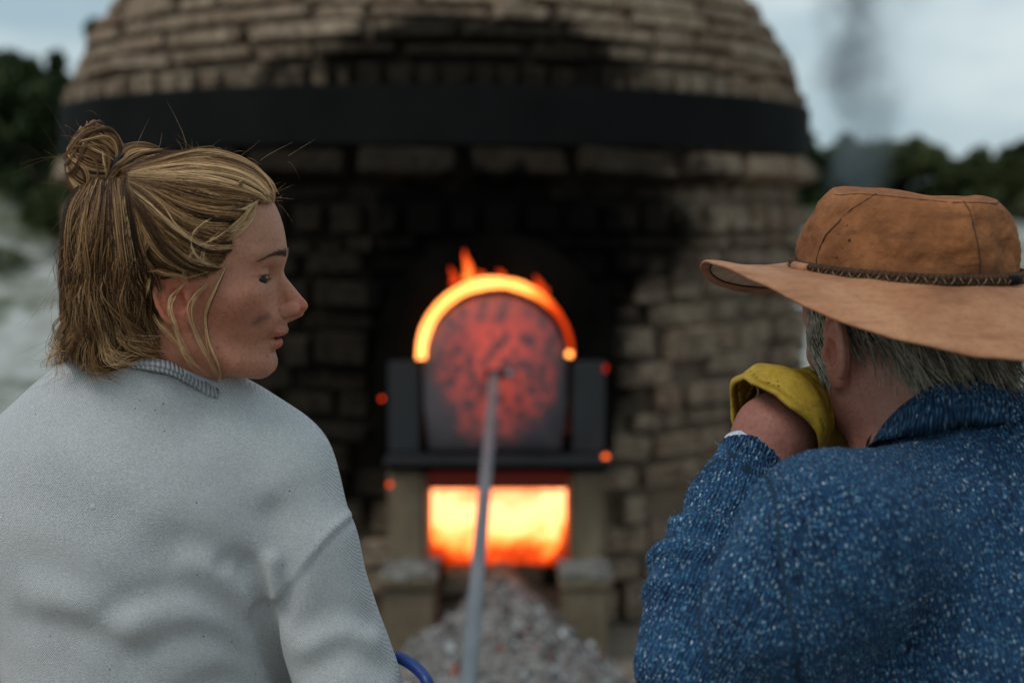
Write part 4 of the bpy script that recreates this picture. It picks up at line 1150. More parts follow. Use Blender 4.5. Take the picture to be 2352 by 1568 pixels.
MB().tube(np.array(pts), .0030, 8, closed=True).obj('hair_tie', M['tie'], woman, True)

# ---- strands: each lock follows a traced line over the hair mass
C1 = lambda x, y: (91.9 + .4297 * x, 275.6 + .4297 * y)
ST = []; SRd = []; STn = []
def locks(guides, count, width, lift=.002, tone=(.5, .2), wild=.0, r=.00019, npt=12, mirror=True, clump=12, clumpw=.5, surf=None, follow=1.0, endfree=0.0, cross=.35, wave=.0012, spread=0.0, ends=(.88, 1.0)):
    """guides: neighbouring traced lines (crop coordinates); strands are spread between them"""
    surf = surf or w_hair0; GP = []
    for g_ in guides:
        uv = np.array([C1(*t) for t in g_]); sp_ = spline(uv, npt); w3, ok = trace(surf, sp_, guard=lift)
        if not ok.all() and ok.any():            # where the line leaves the surface keep the depth of the nearest traced point
            dep = (w3 - CAM) @ F_AX; idx = np.where(ok)[0]
            for i in range(npt):
                if not ok[i]: dep[i] = np.interp(i, idx, dep[idx])
            w3 = np.array([P(u_, v_, d_) for (u_, v_), d_ in zip(sp_, dep)])
        GP.append(w3)
    GP = np.array(GP); ng = len(GP)
    t = np.linspace(0, 1, npt)
    ncl = max(1, count // clump); ALL = []; AR = []; AT = []; AW = []
    for c in range(ncl):
        s = rng.uniform(0, ng - 1) if ng > 1 else 0
        ctone = np.clip(rng.normal(tone[0], tone[1]), 0, 1)
        cph = rng.uniform(0, 6.28); cs = rng.normal(0, width * .5, 3); cl_lift = rng.uniform(-.0015, .003)
        st0 = rng.uniform(0, .10); en0 = rng.uniform(*ends); ds = rng.normal(0, cross); wam = rng.normal(0, wave, 3); wfr = rng.uniform(5, 11)
        if rng.random() < .22: cl_lift += rng.uniform(.001, .005)
        for k in range(clump):
            s_ = np.clip(s + rng.normal(0, .05 * clumpw * 2), 0, ng - 1 - 1e-6) if ng > 1 else 0
            sv = np.clip(s_ + ds * (t - .35), 0, ng - 1 - 1e-6) if ng > 1 else np.zeros(npt)
            i = sv.astype(int); f = (sv - i)[:, None]; kk = np.arange(npt)
            L3 = GP[i, kk] * (1 - f) + GP[np.minimum(i + 1, ng - 1), kk] * f
            L3 = L3 + wam * np.sin(t * wfr + cph)[:, None] * (t ** .7)[:, None]
            off = cs + rng.normal(0, width * clumpw * .5, 3) + rng.normal(0, 1, 3) * spread
            wv = rng.normal(0, 1, 3) * (wild + .0006)
            p = L3 + off * np.sin(np.pi * np.clip(t * .9 + .08, 0, 1))[:, None] + wv * np.sin(t * rng.uniform(3, 9) + cph)[:, None] * t[:, None]
            if endfree: p = p + rng.normal(0, endfree, 3) * (t ** 2)[:, None]
            a0 = st0 + rng.uniform(-.03, .05); b0 = min(1, en0 + rng.uniform(-.06, .04))
            tt = np.linspace(max(0, a0), b0, npt); pp = np.stack([np.interp(tt, t, p[:, j]) for j in range(3)], 1)
            tn = np.clip(ctone + rng.normal(0, .07), 0, 1)
            ALL.append(pp); AR.append(r * rng.uniform(.7, 1.25)); AT.append(tn); AW.append(lift + cl_lift)
    A = np.array(ALL); K = A.shape[0]; want = np.repeat(AW, npt)
    if follow:     # keep outside the hair mass
        pf = A.reshape(-1, 3)
        d = surf(pf.astype(np.float32)); g_ = grad(surf, pf, .002); g_ /= np.linalg.norm(g_, axis=1)[:, None] + 1e-9
        push = np.clip(want - d, -.012 * follow, .02); tl = np.tile(np.arange(npt) / (npt - 1), K); push = np.where((tl > .62) & (push < 0), push * .15, push)
        A = (pf + g_ * (push * (1.0 if follow == 1 else (push > 0)))[:, None]).reshape(K, npt, 3)
    for pp, r_, tn in zip(A, AR, AT):
        ST.append(pp); SRd.append(r_); STn.append(tn)
        if mirror:
            q = to_local(pp, W_FR).astype(float); q[:, 1] *= -1; q[:, 0] = np.where(q[:, 0] > .070, .070 + (q[:, 0] - .070) * .25, q[:, 0]); ST.append(to_world(q, W_FR)); SRd.append(r_); STn.append(tn)
LD = .0016
locks([[(900, 188), (680, 215), (470, 290)], [(760, 195), (620, 205), (440, 280)], [(640, 190), (520, 210), (410, 280)], [(560, 200), (470, 235), (380, 330)]], 1100, .003, LD, (.42, .18), .001, clump=10, spread=.0015)
pull = [[(1215, 335), (1150, 288), (1050, 228), (900, 190), (740, 208), (490, 284)],
        [(1240, 425), (1200, 335), (1080, 240), (900, 195), (720, 225), (500, 282)],
        [(1232, 432), (1180, 335), (1060, 262), (880, 225), (700, 245), (490, 290)],
        [(1222, 436), (1140, 345), (1000, 285), (800, 265), (620, 280), (485, 300)],
        [(1200, 430), (1080, 370), (900, 325), (720, 310), (480, 312)],
        [(1175, 432), (1000, 390), (850, 368), (650, 345), (480, 322)],
        [(1130, 440), (960, 440), (800, 405), (640, 360), (480, 335)],
        [(1140, 462), (1000, 500), (800, 468), (640, 400), (480, 345)],
        [(1095, 560), (960, 590), (780, 530), (620, 430), (480, 355)],
        [(1050, 680), (900, 720), (720, 620), (580, 480), (475, 370)],
        [(970, 780), (820, 800), (660, 680), (560, 520), (470, 380)],
        [(720, 790), (630, 700), (560, 590), (500, 470), (450, 400)]]
locks(pull, 8500, .0034, LD, (.47, .21), .0012, clump=10, cross=.5, wave=.0016, spread=.0022)
locks(pull[5:], 1600, .0034, LD + .001, (.22, .12), .0012, clump=12)
locks(pull[0:6], 900, .0036, LD + .002, (.80, .12), .0018, clump=6, spread=.0012)
hang = [[(470, 320), (500, 540), (530, 720), (570, 800), (590, 900), (600, 1050), (680, 1180)],
        [(440, 320), (465, 600), (490, 780), (520, 950), (600, 1170)],
        [(410, 330), (425, 600), (430, 800), (450, 1000), (540, 1200)],
        [(380, 330), (372, 600), (350, 800), (340, 1000), (400, 1220)],
        [(340, 330), (295, 580), (270, 800), (260, 1000), (300, 1200)],
        [(310, 330), (220, 560), (200, 800), (195, 960), (230, 1150)],
        [(280, 320), (170, 480), (150, 700), (165, 900), (180, 1100)]]
locks(hang, 9500, .0048, LD, (.10, .12), .0012, clump=9, endfree=.003, cross=.8, wave=.0045, spread=.003, ends=(.72, 1.0))
locks(hang, 1700, .007, LD + .0025, (.50, .2), .0018, clump=5, endfree=.005, cross=1.2, wave=.008, spread=.002, ends=(.7, 1.05))
# loose curled ends over the collar
for a, b_, c, d_ in (((200, 1060), (150, 1150), (90, 1250), (110, 1310)), ((240, 1080), (190, 1200), (130, 1290), (60, 1300)), ((300, 1120), (280, 1230), (310, 1310), (420, 1330)), ((350, 1100), (350, 1200), (400, 1270), (520, 1260)),
                     ((260, 1100), (170, 1230), (210, 1330), (290, 1270)), ((180, 1000), (110, 1120), (95, 1190), (150, 1240)), ((400, 1100), (470, 1190), (620, 1220), (760, 1240)), ((430, 1080), (480, 1160), (640, 1190), (780, 1215)), ((200, 1120), (120, 1230), (140, 1320), (250, 1330))):
    locks([[a, b_, c, d_]], 60, .006, LD, (.62, .16), .004, mirror=False, clump=10, follow=.01, endfree=.010)
# wisps round the face
for g_, n_, tn in (([(1180, 420), (1060, 490), (900, 545), (810, 640), (835, 730), (920, 785)], 46, .85), ([(1150, 425), (1080, 520), (940, 640), (820, 700), (775, 790), (770, 900)], 36, .8), ([(1170, 430), (1090, 560), (960, 650), (860, 690)], 40, .8),
                   ([(1010, 750), (940, 900), (880, 1050), (900, 1200), (955, 1330), (975, 1400)], 34, .82), ([(920, 860), (840, 930), (802, 1020), (830, 1130), (900, 1270), (970, 1400)], 44, .88), ([(770, 880), (702, 950), (700, 1050), (740, 1160), (800, 1270), (900, 1350)], 44, .86),
                   ([(540, 780), (600, 830), (580, 950), (620, 1050), (700, 1150), (830, 1290)], 40, .8), ([(500, 470), (560, 560), (570, 680), (520, 800), (500, 900)], 60, .72), ([(560, 400), (640, 560), (740, 640), (800, 660)], 50, .72), ([(900, 800), (800, 830), (640, 810), (580, 800)], 50, .6),
                   ([(530, 350), (640, 440), (740, 560), (850, 640)], 60, .8), ([(1170, 440), (1000, 520), (880, 560), (810, 620), (830, 690)], 30, .9), ([(860, 780), (700, 700), (600, 560), (540, 440)], 60, .55), ([(1000, 560), (900, 680), (880, 760), (960, 800)], 24, .75)):
    locks([g_], int(n_ * (.9 if g_[0][0] > 1100 else .6)), .0030, LD + .001, (tn - .08, .14), .0012, r=.0002, mirror=False, clump=6,wave=.0016, follow=.01, surf=lambda p: np.minimum(w_hair0(p), w_skin(p)), npt=16)
# bun: coils wound round two knots
def coil(centre, rad3, pole, n_, tone, span=(.04, .93), twist=.5):
    pole = np.array(pole, float); pole /= np.linalg.norm(pole); e1 = np.cross(pole, [0, 1, 0]); e1 /= np.linalg.norm(e1); e2 = np.cross(pole, e1)
    for _ in range(n_ // 9):
        ph0 = rng.uniform(0, 6.28); ctone = np.clip(rng.normal(*tone), 0, 1); lf = rng.uniform(1.0, 1.10); s0 = rng.uniform(0, .15); s1 = rng.uniform(.8, 1)
        for k in range(9):
            t = np.linspace(s0, s1, 12); th = math.pi * (span[0] + (span[1] - span[0]) * t); ph = ph0 + rng.normal(0, .035) + twist * np.sin(t * 3.1)
            q = np.cos(th)[:, None] * pole + np.sin(th)[:, None] * (np.cos(ph)[:, None] * e1 + np.sin(ph)[:, None] * e2)
            q = q * np.array(rad3) * (lf + rng.normal(0, .015)) + centre
            ST.append(to_world(q, W_FR)); SRd.append(.00025); STn.append(np.clip(ctone + rng.normal(0, .06) + .12 * q[0, 2] * 0, 0, 1))
coil(BUN, (.0260, .026, .0365), (.95, -.15, -.35), 3600, (.42, .2))
coil(BUN + [.008, 0, -.026], (.017, .018, .018), (.9, -.1, .3), 1400, (.28, .15))
coil(BUN, (.0275, .028, .0385), (.6, -.5, .6), 150, (.62, .2), span=(.1, .8), twist=1.0)
coil(BUN, (.0290, .029, .0405), (-.5, -.4, .8), 120, (.6, .2), span=(.1, .7), twist=1.6)
coil(BUN2, (.024, .02, .0145), (-.8, -.2, -.5), 1600, (.42, .15), twist=1.2)
# flyaways
def fly(n_, u0, v0, su, sv, L0, L1, dirfn, tone=.7):
    for _ in range(n_):
        u_, v_ = rng.normal(u0, su), rng.normal(v0, sv); p0 = to_world(wl(u_, v_, rng.uniform(-.03, .03)), W_FR); L_ = rng.uniform(L0, L1); d_ = dirfn(u_, v_); d_ = d_ / np.linalg.norm(d_)
        c_ = rng.normal(0, 1, 3); t = np.linspace(0, 1, 12)[:, None]; p = p0 + d_ * L_ * t + c_ * L_ * .9 * t ** 2 + np.array([0, 0, -1]) * L_ * .3 * t ** 2
        ST.append(p); SRd.append(.00009); STn.append(tone)
out_f = lambda u_, v_: to_world(wl(u_, v_), W_FR) - to_world(wl(330, 560), W_FR) + rng.normal(0, .03, 3)
fly(26, 205, 370, 18, 40, .01, .035, out_f, .5); fly(40, 172, 520, 12, 90, .008, .022, out_f, .4); fly(46, 168, 760, 14, 60, .01, .035, out_f, .55); fly(70, 430, 366, 90, 6, .006, .02, out_f); fly(10, 632, 450, 3, 12, .005, .014, out_f); fly(26, 160, 830, 18, 14, .01, .04, out_f, .6)
strands_w = curves_obj('strands', ST, SRd, STn, M['hair_w'], hair); strands_w['kind'] = 'stuff'

# brows and lashes
BR = []; BRr = []; BRt = []
def near_pts(y, z, fn, x0=.13):
    q = np.stack([np.full(len(y), x0), y, z], 1).astype(np.float32)
    for _ in range(40): q[:, 0] -= fn(q) * .8
    return q
for s in (-1, 1):
    tb = rng.uniform(0, 1, 240) ** 1.25; yb = s * (.007 + .043 * tb); yb = np.where(s > 0, np.maximum(yb, .016), yb); zb = .0115 + .0040 * np.sin(tb * 2.2) - .008 * tb ** 2 + rng.normal(0, 1, 240) * .0017 * (1.15 - tb)
    for t, a in zip(tb, near_pts(yb, zb, head_sdf)):
        d_ = np.array([-.25 * t, s * .9, .30 * (1 - t * 1.6)]); d_ /= np.linalg.norm(d_); L_ = rng.uniform(.005, .008)
        tt = np.linspace(0, 1, 4)[:, None]; BR.append(to_world(a + [.0006, 0, 0] + d_ * L_ * tt + np.array([.0006, 0, 0]) * np.sin(tt * 3), W_FR)); BRr.append(.00024); BRt.append(rng.uniform(0, 1) * (.4 + .6 * t))
    for _ in range(60):
        t = rng.uniform(-1, 1); y = s * .031 + .0105 * t; z = -.0112 - .0015 * abs(t); a = np.array([.0678 + math.sqrt(max(0, .0142 ** 2 - (.0105 * t) ** 2)) , y, z])
        tt = np.linspace(0, 1, 4)[:, None]; BR.append(to_world(a + np.array([.55, s * .35 * t, -.32]) * .005 * tt + np.array([0, 0, .5]) * .005 * tt ** 2, W_FR)); BRr.append(.00016); BRt.append(.1)
bo = curves_obj('eyebrow', BR, BRr, BRt, M['brow'], woman); bo['kind'] = 'stuff'

# ---- trousers, boots (below the picture), bench under both people
def legs(person, hip, width, mtl, az, seat, knee_d=.42):
    c, s = math.cos(az), math.sin(az); f = np.array([c, s, 0]); l_ = np.array([-s, c, 0]); hipc = np.array([hip[0], hip[1], seat + .10])
    def fn(p):
        d = ell(p, hipc + [0, 0, .02], (.18, .16, .12))
        for k in (-1, 1):
            h0 = hipc + l_ * k * .09; kn = h0 + f * knee_d + l_ * k * .05 + [0, 0, .02]; an = kn + f * .02 + np.array([0, 0, .12 - kn[2]])
            d = smin(d, cap(p, h0, kn, .085, .062), .04); d = smin(d, cap(p, kn, an, .06, .045), .02)
        return d - .003 * fnoise(p, 14, 8, 2)
    V, Fc = polygonize(fn, (hip[0] - .5, hip[1] - .35, .06), (hip[0] + .5, hip[1] + .8, seat + .3), .011)
    mobj('trousers', V, Fc, mtl, person)
    for k in (-1, 1):
        an = hipc + l_ * k * .14 + f * (knee_d + .02); an[2] = 0
        fnb = lambda p, an=an: smax(smin(smin(cap(p, an + [0, 0, .17], an + [0, 0, .06], .05, .046), ell(p, an + f * .03 + [0, 0, .05], (.055, .055, .05)), .02), cap(p, an + [0, 0, .045], an + f * .17 + [0, 0, .035], .044, .040), .02), .004 - p[:, 2], .004)
        V, Fc = polygonize(fnb, an - [.3, .3, .02], an + [.3, .3, .26], .009); mobj('boot', V, Fc, M['boot'], person)
legs(woman, (-.355, 1.54), .18, M['denim'], R(80), .47)
bench = empty('bench', (.05, 1.52, 0), 'plain wooden plank bench the two people are sitting on', 'bench')
MB().box((-.85, 1.36, .425), (.95, 1.70, .465), .006).obj('seat', M['wood'], bench)
for x in (-.7, .8): MB().box((x - .03, 1.40, 0), (x + .03, 1.66, .425), .006).obj('leg', M['wood'], bench)
# blue rubber ring held at her elbow
hose = MB().tube(hose_pts, .0062, 12, closed=True).obj('hose', M['hose'], None, True); tag(hose, 'loop of bright blue rubber hose beside the grey sweatshirt sleeve', 'hose')

# ================================================================== THE MAN
M_O = P(2056, 722, 1.385); M_FR = frame(M_O, R(90 + 42 - 12), R(16))
man = empty('person', (P(2230, 1100, 1.33)[0], 1.45, 0), 'person in brown leather hat and speckled blue sweater, yellow glove raised to the face', 'person')
MPROF = PROF_X.copy()
MN = [P(2100, 810, 1.365), P(2165, 960, 1.35), P(2190, 1080, 1.34)]
def m_skin(p):
    q = to_local(p, M_FR); qs = q / 1.0
    d = head_sdf(qs, False, True, PROF_X, False) * 1.0
    d = smin(d, ear_sdf(np.stack([qs[:, 0], np.abs(qs[:, 1]), qs[:, 2]], 1) / 1.12 + np.array([.001, -.009, .000], np.float32)) * 1.12, .004)
    d = smin(d, chain(p, MN, [.058, .060, .07]), .025)
    d = smin(d, cap(p, P(2000, 900, 1.37), P(2110, 1040, 1.36), .035, .045), .03)
    d = d + .0012 * fnoise(p, 55, 3, 2) * np.clip((1.17 - p[:, 2]) / .05, 0, 1)
    return smin(d, ell(p, P(2230, 1200, 1.36), (.13, .08, .10)), .04)
V, Fc = polygonize(m_skin, M_O + [-.16, -.17, -.32], M_O + [.26, .17, .14], .0022)
body = mobj('body', V, Fc, M['skin_m'], man)
q = to_local(V, M_FR).astype(float) / 1.0; q[:, 1] = np.abs(q[:, 1]); T = np.ones((len(V), 3))
T = tintmul(T, g3(q, (-.005, .082, -.028), (.026, .02, .042)), (1.0, .66, .6)); T = tintmul(T, .8 * g3(q, (.03, .055, -.09), (.06, .04, .05)), (.85, .62, .58)); T = tintmul(T, .6 * g3(q, (-.07, .02, -.12), (.06, .05, .06)), (.95, .68, .6))
T = tintmul(T, .5 * g3(q, (.11, 0, -.04), (.02, .02, .02)), (1.0, .6, .55)); vcol(body, T)
for s in (-1, 1):
    bm = bmesh.new(); bmesh.ops.create_uvsphere(bm, u_segments=16, v_segments=12, radius=.0122); V0 = np.array([k.co[:] for k in bm.verts]); F0 = [[k.index for k in f.verts] for f in bm.faces]; bm.free()
    mobj('eye', to_world((V0 + [.0788, s * .031, -.0105]) * 1.0, M_FR), F0, M['eye'], man)

# ---- arm raised to the face: wrist and glove
ELB = P(1588, 1530, 1.265); WR = P(1762, 1035, 1.375); HD = P(1905, 925, 1.435)
def m_wrist(p):
    d = chain(p, [ELB, P(1690, 1260, 1.33), WR, P(1800, 985, 1.39), P(1850, 950, 1.41)], [.042, .038, .0345, .036, .032], .015)
    return smin(d, ell(p, P(1775, 985, 1.372), (.036, .033, .033)), .012) - .0006 * fnoise(p, 60, 4, 3)
V, Fc = polygonize(m_wrist, P(1690, 1180, 1.36) - [.05, .06, .02], P(1860, 930, 1.40) + [.04, .06, .03], .0024)
fa = mobj('forearm', V, Fc, M['skin_m'], man); vcol(fa, np.tile([.70, .52, .50], (len(V), 1)))
# glove: short flared cuff open towards the elbow, hand closing over the mouth
GA = P(1788, 968, 1.378); GB = P(1898, 915, 1.456); gx = (GB - GA) / np.linalg.norm(GB - GA)
gz = np.array([0, 0, 1.]); gz = gz - gx * (gz @ gx); gz /= np.linalg.norm(gz); gy = np.cross(gz, gx)
def m_glove(p):
    q = ((p - GA) @ np.stack([gx, gy, gz], 1)).astype(np.float32)       # x along the hand
    x, y, z = q.T; th = np.arctan2(z, y)
    flare = .0450 + .014 * np.exp(-((x + .012) / .018) ** 2) * (.55 + .45 * np.cos(th - R(115))) 
    rad = np.sqrt(y ** 2 * 1.02 + z ** 2 * .96)
    wr = fnoise(np.stack([x * 1.4, y * .55, z * .55], 1), 95, 6, 2) * np.clip(1 - np.abs(x - .045) / .045, .15, 1); rad = rad - .0042 * wr - .0022 * fnoise(q, 34, 2, 2)
    rim = -.006 - .026 * np.clip(np.cos(th - R(118)), 0, 1) ** 1.5 + .012 * np.cos(th - R(-60)) + .0015 * np.sin(th * 7)
    cuff = np.abs(rad - np.interp(x, [-.05, 0, .035, .07], [1, 1, .93, .80]) * flare) - .0019
    cuff = smax(cuff, rim - x, .002); cuff = smax(cuff, x - .06, .01)
    bead = np.sqrt((x - rim) ** 2 * .8 + (rad - flare) ** 2) - .0028
    d = smin(cuff, bead, .002)
    hand = ell(q, (.075, 0, .002), (.050, .041, .034))
    hand = smin(hand, ell(q, (.105, -.01, -.012), (.034, .040, .030)), .02)
    hand = smax(hand, .035 - x, .008)
    d = smin(d, hand, .008)
    # four fingers closing towards the mouth and the thumb under the jaw
    for k in range(4):
        zz = .022 - k * .0165
        d = smin(d, chain(q, [(.095, .012, zz), (.128, -.004, zz), (.136, -.028, zz - .003), (.120, -.045, zz - .005)], [.0125, .0118, .0108, .0095], .003), .006)
    d = smin(d, chain(q, [(.05, -.012, -.030), (.085, -.034, -.038), (.112, -.045, -.036)], [.015, .013, .011], .004), .01)
    # leather wrinkles over the back of the wrist
    d = d - .0020 * wr * (x > .06)
    d = d - .0018 * np.exp(-((x - rim - .006) / .0016) ** 2) * 0 + .0011 * np.exp(-((x - rim - .0075) / .0012) ** 2) * (np.abs(rad - flare) < .006)
    return d
V, Fc = polygonize(m_glove, GA - .10, GA + [.20, .17, .14], .0019)
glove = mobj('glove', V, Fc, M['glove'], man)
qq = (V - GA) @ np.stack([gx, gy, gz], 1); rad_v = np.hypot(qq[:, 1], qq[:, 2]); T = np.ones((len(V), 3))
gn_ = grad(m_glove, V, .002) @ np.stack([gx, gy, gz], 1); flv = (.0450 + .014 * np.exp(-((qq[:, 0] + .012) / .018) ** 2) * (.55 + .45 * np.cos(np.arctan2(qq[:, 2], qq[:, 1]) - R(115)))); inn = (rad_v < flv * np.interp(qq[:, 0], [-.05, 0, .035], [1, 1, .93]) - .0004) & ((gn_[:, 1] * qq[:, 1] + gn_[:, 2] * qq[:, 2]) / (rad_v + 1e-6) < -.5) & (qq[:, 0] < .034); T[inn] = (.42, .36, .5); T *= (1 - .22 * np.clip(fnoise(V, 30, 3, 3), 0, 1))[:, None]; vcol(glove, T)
tc_ = P(1732, 880, 1.385); MB().tube(spline([tc_ + [0, 0, .006], tc_ + [.002, -.004, .0], tc_ + [.004, -.003, -.010], tc_ + [.0, -.002, -.016]], 9), .0016, 7).obj('glove_lace', M['lace'], glove, True)

# ---- sweater
M_SH = P(1905, 1262, 1.225); ARM = (M_SH - ELB) / np.linalg.norm(M_SH - ELB)
FA_ = WR - ELB; FAL = np.linalg.norm(FA_); FA_ = FA_ / FAL; CUFF = ELB + FA_ * (FAL - .026)
CUFF = P(1735, 1062, 1.368)
def m_torso(p):
    d = ell(p, P(2260, 1500, 1.33), (.205, .135, .20))
    d = smin(d, cap(p, P(1930, 1275, 1.245), P(2235, 1120, 1.325), .073, .070), .04)
    d = smin(d, cap(p, P(2190, 1110, 1.33), P(2228, 1000, 1.34), .070, .062), .03)
    d = smin(d, cap(p, P(2620, 1230, 1.36), P(2330, 1085, 1.34), .07, .065), .04)
    d = smin(d, ell(p, P(2200, 1800, 1.36), (.19, .125, .22)), .06)
    return d
def m_upper(p): return smin(ell(p, M_SH + [.004, .01, 0], (.072, .072, .075)), chain(p, [M_SH, P(1790, 1410, 1.235), ELB + [.022, -.006, -.012]], [.070, .063, .046], .02), .02)
def m_fore(p):
    d = chain(p, [ELB, P(1632, 1335, 1.30), P(1694, 1180, 1.34), CUFF], [.053, .052, .045, .035], .02)
    s = (p - ELB) @ FA_; ph = fnoise(p, 9, 12, 1) * 1.3
    w_ = np.clip((s - .02) / .05, 0, 1) * np.clip((.165 - s) / .03, 0, 1)
    return d - .0046 * np.sin(s * 6.283 / .036 + ph * 2.2) * w_ * .85 - .002 * w_
def m_right(p): return chain(p, [P(2660, 1290, 1.37), P(2760, 1650, 1.38), np.array([.50, 1.62, .60]), np.array([.30, 1.85, .66])], [.072, .064, .056, .038], .03)
def m_base(p): return smin(smin(smin(m_torso(p), m_upper(p), .055), m_fore(p), .002), m_right(p), .03)
MF = [([(1790, 1255), (1806, 1341), (1820, 1410), (1831, 1501), (1836, 1590)], .003, .0040), ([(1800, 1300), (1815, 1400), (1828, 1520)], .014, .004), ([(1880, 1320), (1960, 1440), (2000, 1560)], .022, .004), ([(1950, 1200), (2060, 1300), (2140, 1440)], .025, .004),
      ([(2040, 1060), (2120, 1085), (2230, 1080), (2352, 1065)], .009, .003), ([(1900, 1120), (2000, 1140), (2100, 1200)], .02, -.003), ([(1680, 1300), (1730, 1400), (1740, 1500)], .016, -.003)]
MF = [(on(m_base, l, 6), r_, dp) for l, r_, dp in MF]
def m_cloth(p):
    d = m_base(p) - .0035 * fnoise(p, 13, 4, 2) - .0012 * fnoise(p, 70, 7, 2)
    for l, r_, dp in MF: d = d + groove(p, l, r_, dp)
    d = smax(d, ((p - CUFF) @ FA_) - .004 + 1e3 * ((p - CUFF) @ FA_ > .06) * 0 - 1e3 * (np.linalg.norm(p - CUFF, axis=1) > .075), .003)      # open sleeve end
    d = smax(d, -cap(p, P(2140, 870, 1.355), P(2200, 985, 1.345), .056, .050), .006)
    return d
V, Fc = polygonize(m_cloth, (.03, 1.02, .45), (.82, 1.95, 1.30), .0046)
sw = mobj('sweater', V, Fc, M['tweed'], man)
def kn_coords(V):
    du, df, dt = m_upper(V.astype(np.float32)), m_fore(V.astype(np.float32)), m_torso(V.astype(np.float32))
    kn = np.stack([V[:, 0] * .95 + V[:, 2] * .25, V[:, 2] - V[:, 0] * .25, V[:, 1]], 1)
    def basis(ax_):
        a = np.cross(ax_, [0, 1, 0]); a /= np.linalg.norm(a); b_ = np.cross(ax_, a); return np.stack([a, ax_, b_], 1)
    sx_ = np.array(MF[0][0]); o_ = np.argsort(sx_[:, 2]); iu = (V[:, 0] < np.interp(V[:, 2], sx_[o_, 2], sx_[o_, 0])) & (df > .002); ar_ = ARM + [0, 0, 1.2]; kn[iu] = (V[iu] - ELB) @ basis(ar_ / np.linalg.norm(ar_)) + [5, 0, 0]
    if_ = (df <= .002) & (df < dt); kn[if_] = (V[if_] - ELB) @ basis(FA_) + [9, 0, 0]
    return kn
vvec(sw, kn_coords(V))
# ribbed cuff, with the checked shirt cuff inside it
def tubeband(name, c, ax_, r0, r1, ln, th_, material, rows=8, wav=0, nrib=0, tiltv=None):
    ax_ = ax_ / np.linalg.norm(ax_); a = np.cross(ax_, [0, 1, 0]); a /= np.linalg.norm(a); b_ = np.cross(ax_, a); G = []
    ang = np.linspace(0, 2 * math.pi, 84, endpoint=False)
    sh = [(s, 0) for s in np.linspace(0, 1, rows)] + [(1 , th_), (.6, th_), (.25, th_), (0, th_)]
    for s, ins in sh:
        r = r0 + (r1 - r0) * s - ins
        G.append([c + ax_ * (ln * s + (0 if tiltv is None else math.cos(t - tiltv[0]) * tiltv[1] * s)) + (r + (wav * math.sin(nrib * t) if not ins else 0)) * (math.cos(t) * a + math.sin(t) * b_) for t in ang])
    G.append(G[0]); G = np.array(G); mb = MB().grid(G, closev=True); o = mb.obj(name, material, man, True)
    kn = np.array([[t * r0, s * ln, 0] for s, _ in sh + [sh[0]] for t in ang]); vvec(o, kn + [13, 0, 0]); return o
tubeband('sleeve_cuff', CUFF - FA_ * .045, FA_, .0405, .0375, .054, .005, M['tweed_rib'], wav=.0006, nrib=28, tiltv=(R(200), .002))
tubeband('shirt_cuff', CUFF - FA_ * .02, FA_, .0355, .0360, .0328, .0018, M['cuffcloth'])
# knitted collar
ctop = [(2034, 988, 1.33), (2058, 942, 1.308), (2102, 908, 1.29), (2150, 882, 1.275), (2230, 875, 1.272), (2310, 892, 1.285), (2370, 930, 1.32), (2380, 960, 1.37), (2300, 960, 1.41), (2180, 975, 1.42), (2070, 1000, 1.40), (2015, 1000, 1.36), (2010, 986, 1.331)]
cbot = [(1985, 1040, 1.325), (2015, 1000, 1.285), (2075, 970, 1.265), (2150, 950, 1.253), (2235, 945, 1.250), (2325, 960, 1.262), (2400, 995, 1.31), (2410, 1020, 1.38), (2310, 1020, 1.43), (2180, 1030, 1.44), (2050, 1050, 1.42), (1990, 1050, 1.37), (1985, 1041, 1.326)]
kc_ = band('collar', ctop, cbot, P(2200, 960, 1.34), M['tweed_rib'], man, .006, rib=1, back=False, guard=.004, fnS=m_cloth)
nn = len(kc_.data.vertices); VV = np.array([v.co[:] for v in kc_.data.vertices]); row = np.arange(nn) // 40; colx = np.arange(nn) % 40
vvec(kc_, np.stack([colx * .0105, row * .006, np.zeros(nn)], 1) + [17, 0, 0])
# loose wool fibres
tri = rng.choice(len(Fc), 9000); pv_ = V[Fc[tri]].mean(1) + rng.normal(0, .001, (9000, 3)); gn = grad(m_base, pv_, .002); gn /= np.linalg.norm(gn, axis=1)[:, None] + 1e-9
FZ = []; t = np.linspace(0, 1, 5)[:, None]
for a, n_ in zip(pv_, gn):
    d_ = n_ + rng.normal(0, .7, 3); d_ /= np.linalg.norm(d_); c_ = rng.normal(0, 1, 3); L_ = rng.uniform(.002, .0065); FZ.append(a + d_ * L_ * t + c_ * L_ * .5 * t ** 2)
fz = curves_obj('wool_fuzz', FZ, rng.uniform(.00008, .00017, len(FZ)), rng.uniform(0, 1, len(FZ)) ** 1.5, M['fuzz'], sw); fz['kind'] = 'stuff'

# ---- hair: short and grey, below the hat
H_Z = 1.285
def m_hair(p):
    q = to_local(p, M_FR) / 1.0; x, y, z = q[:, 0], q[:, 1], q[:, 2]; ay = np.abs(y)
    d = ell(q, (-.003, 0, .022), (.1035, .0805, .087)); d = smin(d, ell(q, (-.066, 0, -.045), (.038, .060, .055)), .03)
    xb = np.interp(z, [-.12, -.08, -.03, -.005, .02, .06], [-.040, -.024, -.014, .030, .042, .06]); d = smax(d, (x - xb) * .85, .006)
    side = ell(q, (.032, .065, -.016), (.020, .009, .038)); side2 = ell(q, (.032, -.065, -.016), (.020, .009, .038))
    d = np.minimum(d, np.minimum(side, side2))
    d = smax(d, (p[:, 2] - H_Z) , .004)
    return d - .002 * fnoise(p, 45, 3, 2)
V, Fc = polygonize(m_hair, M_O + [-.15, -.15, -.15], M_O + [.16, .15, .13], .0036)
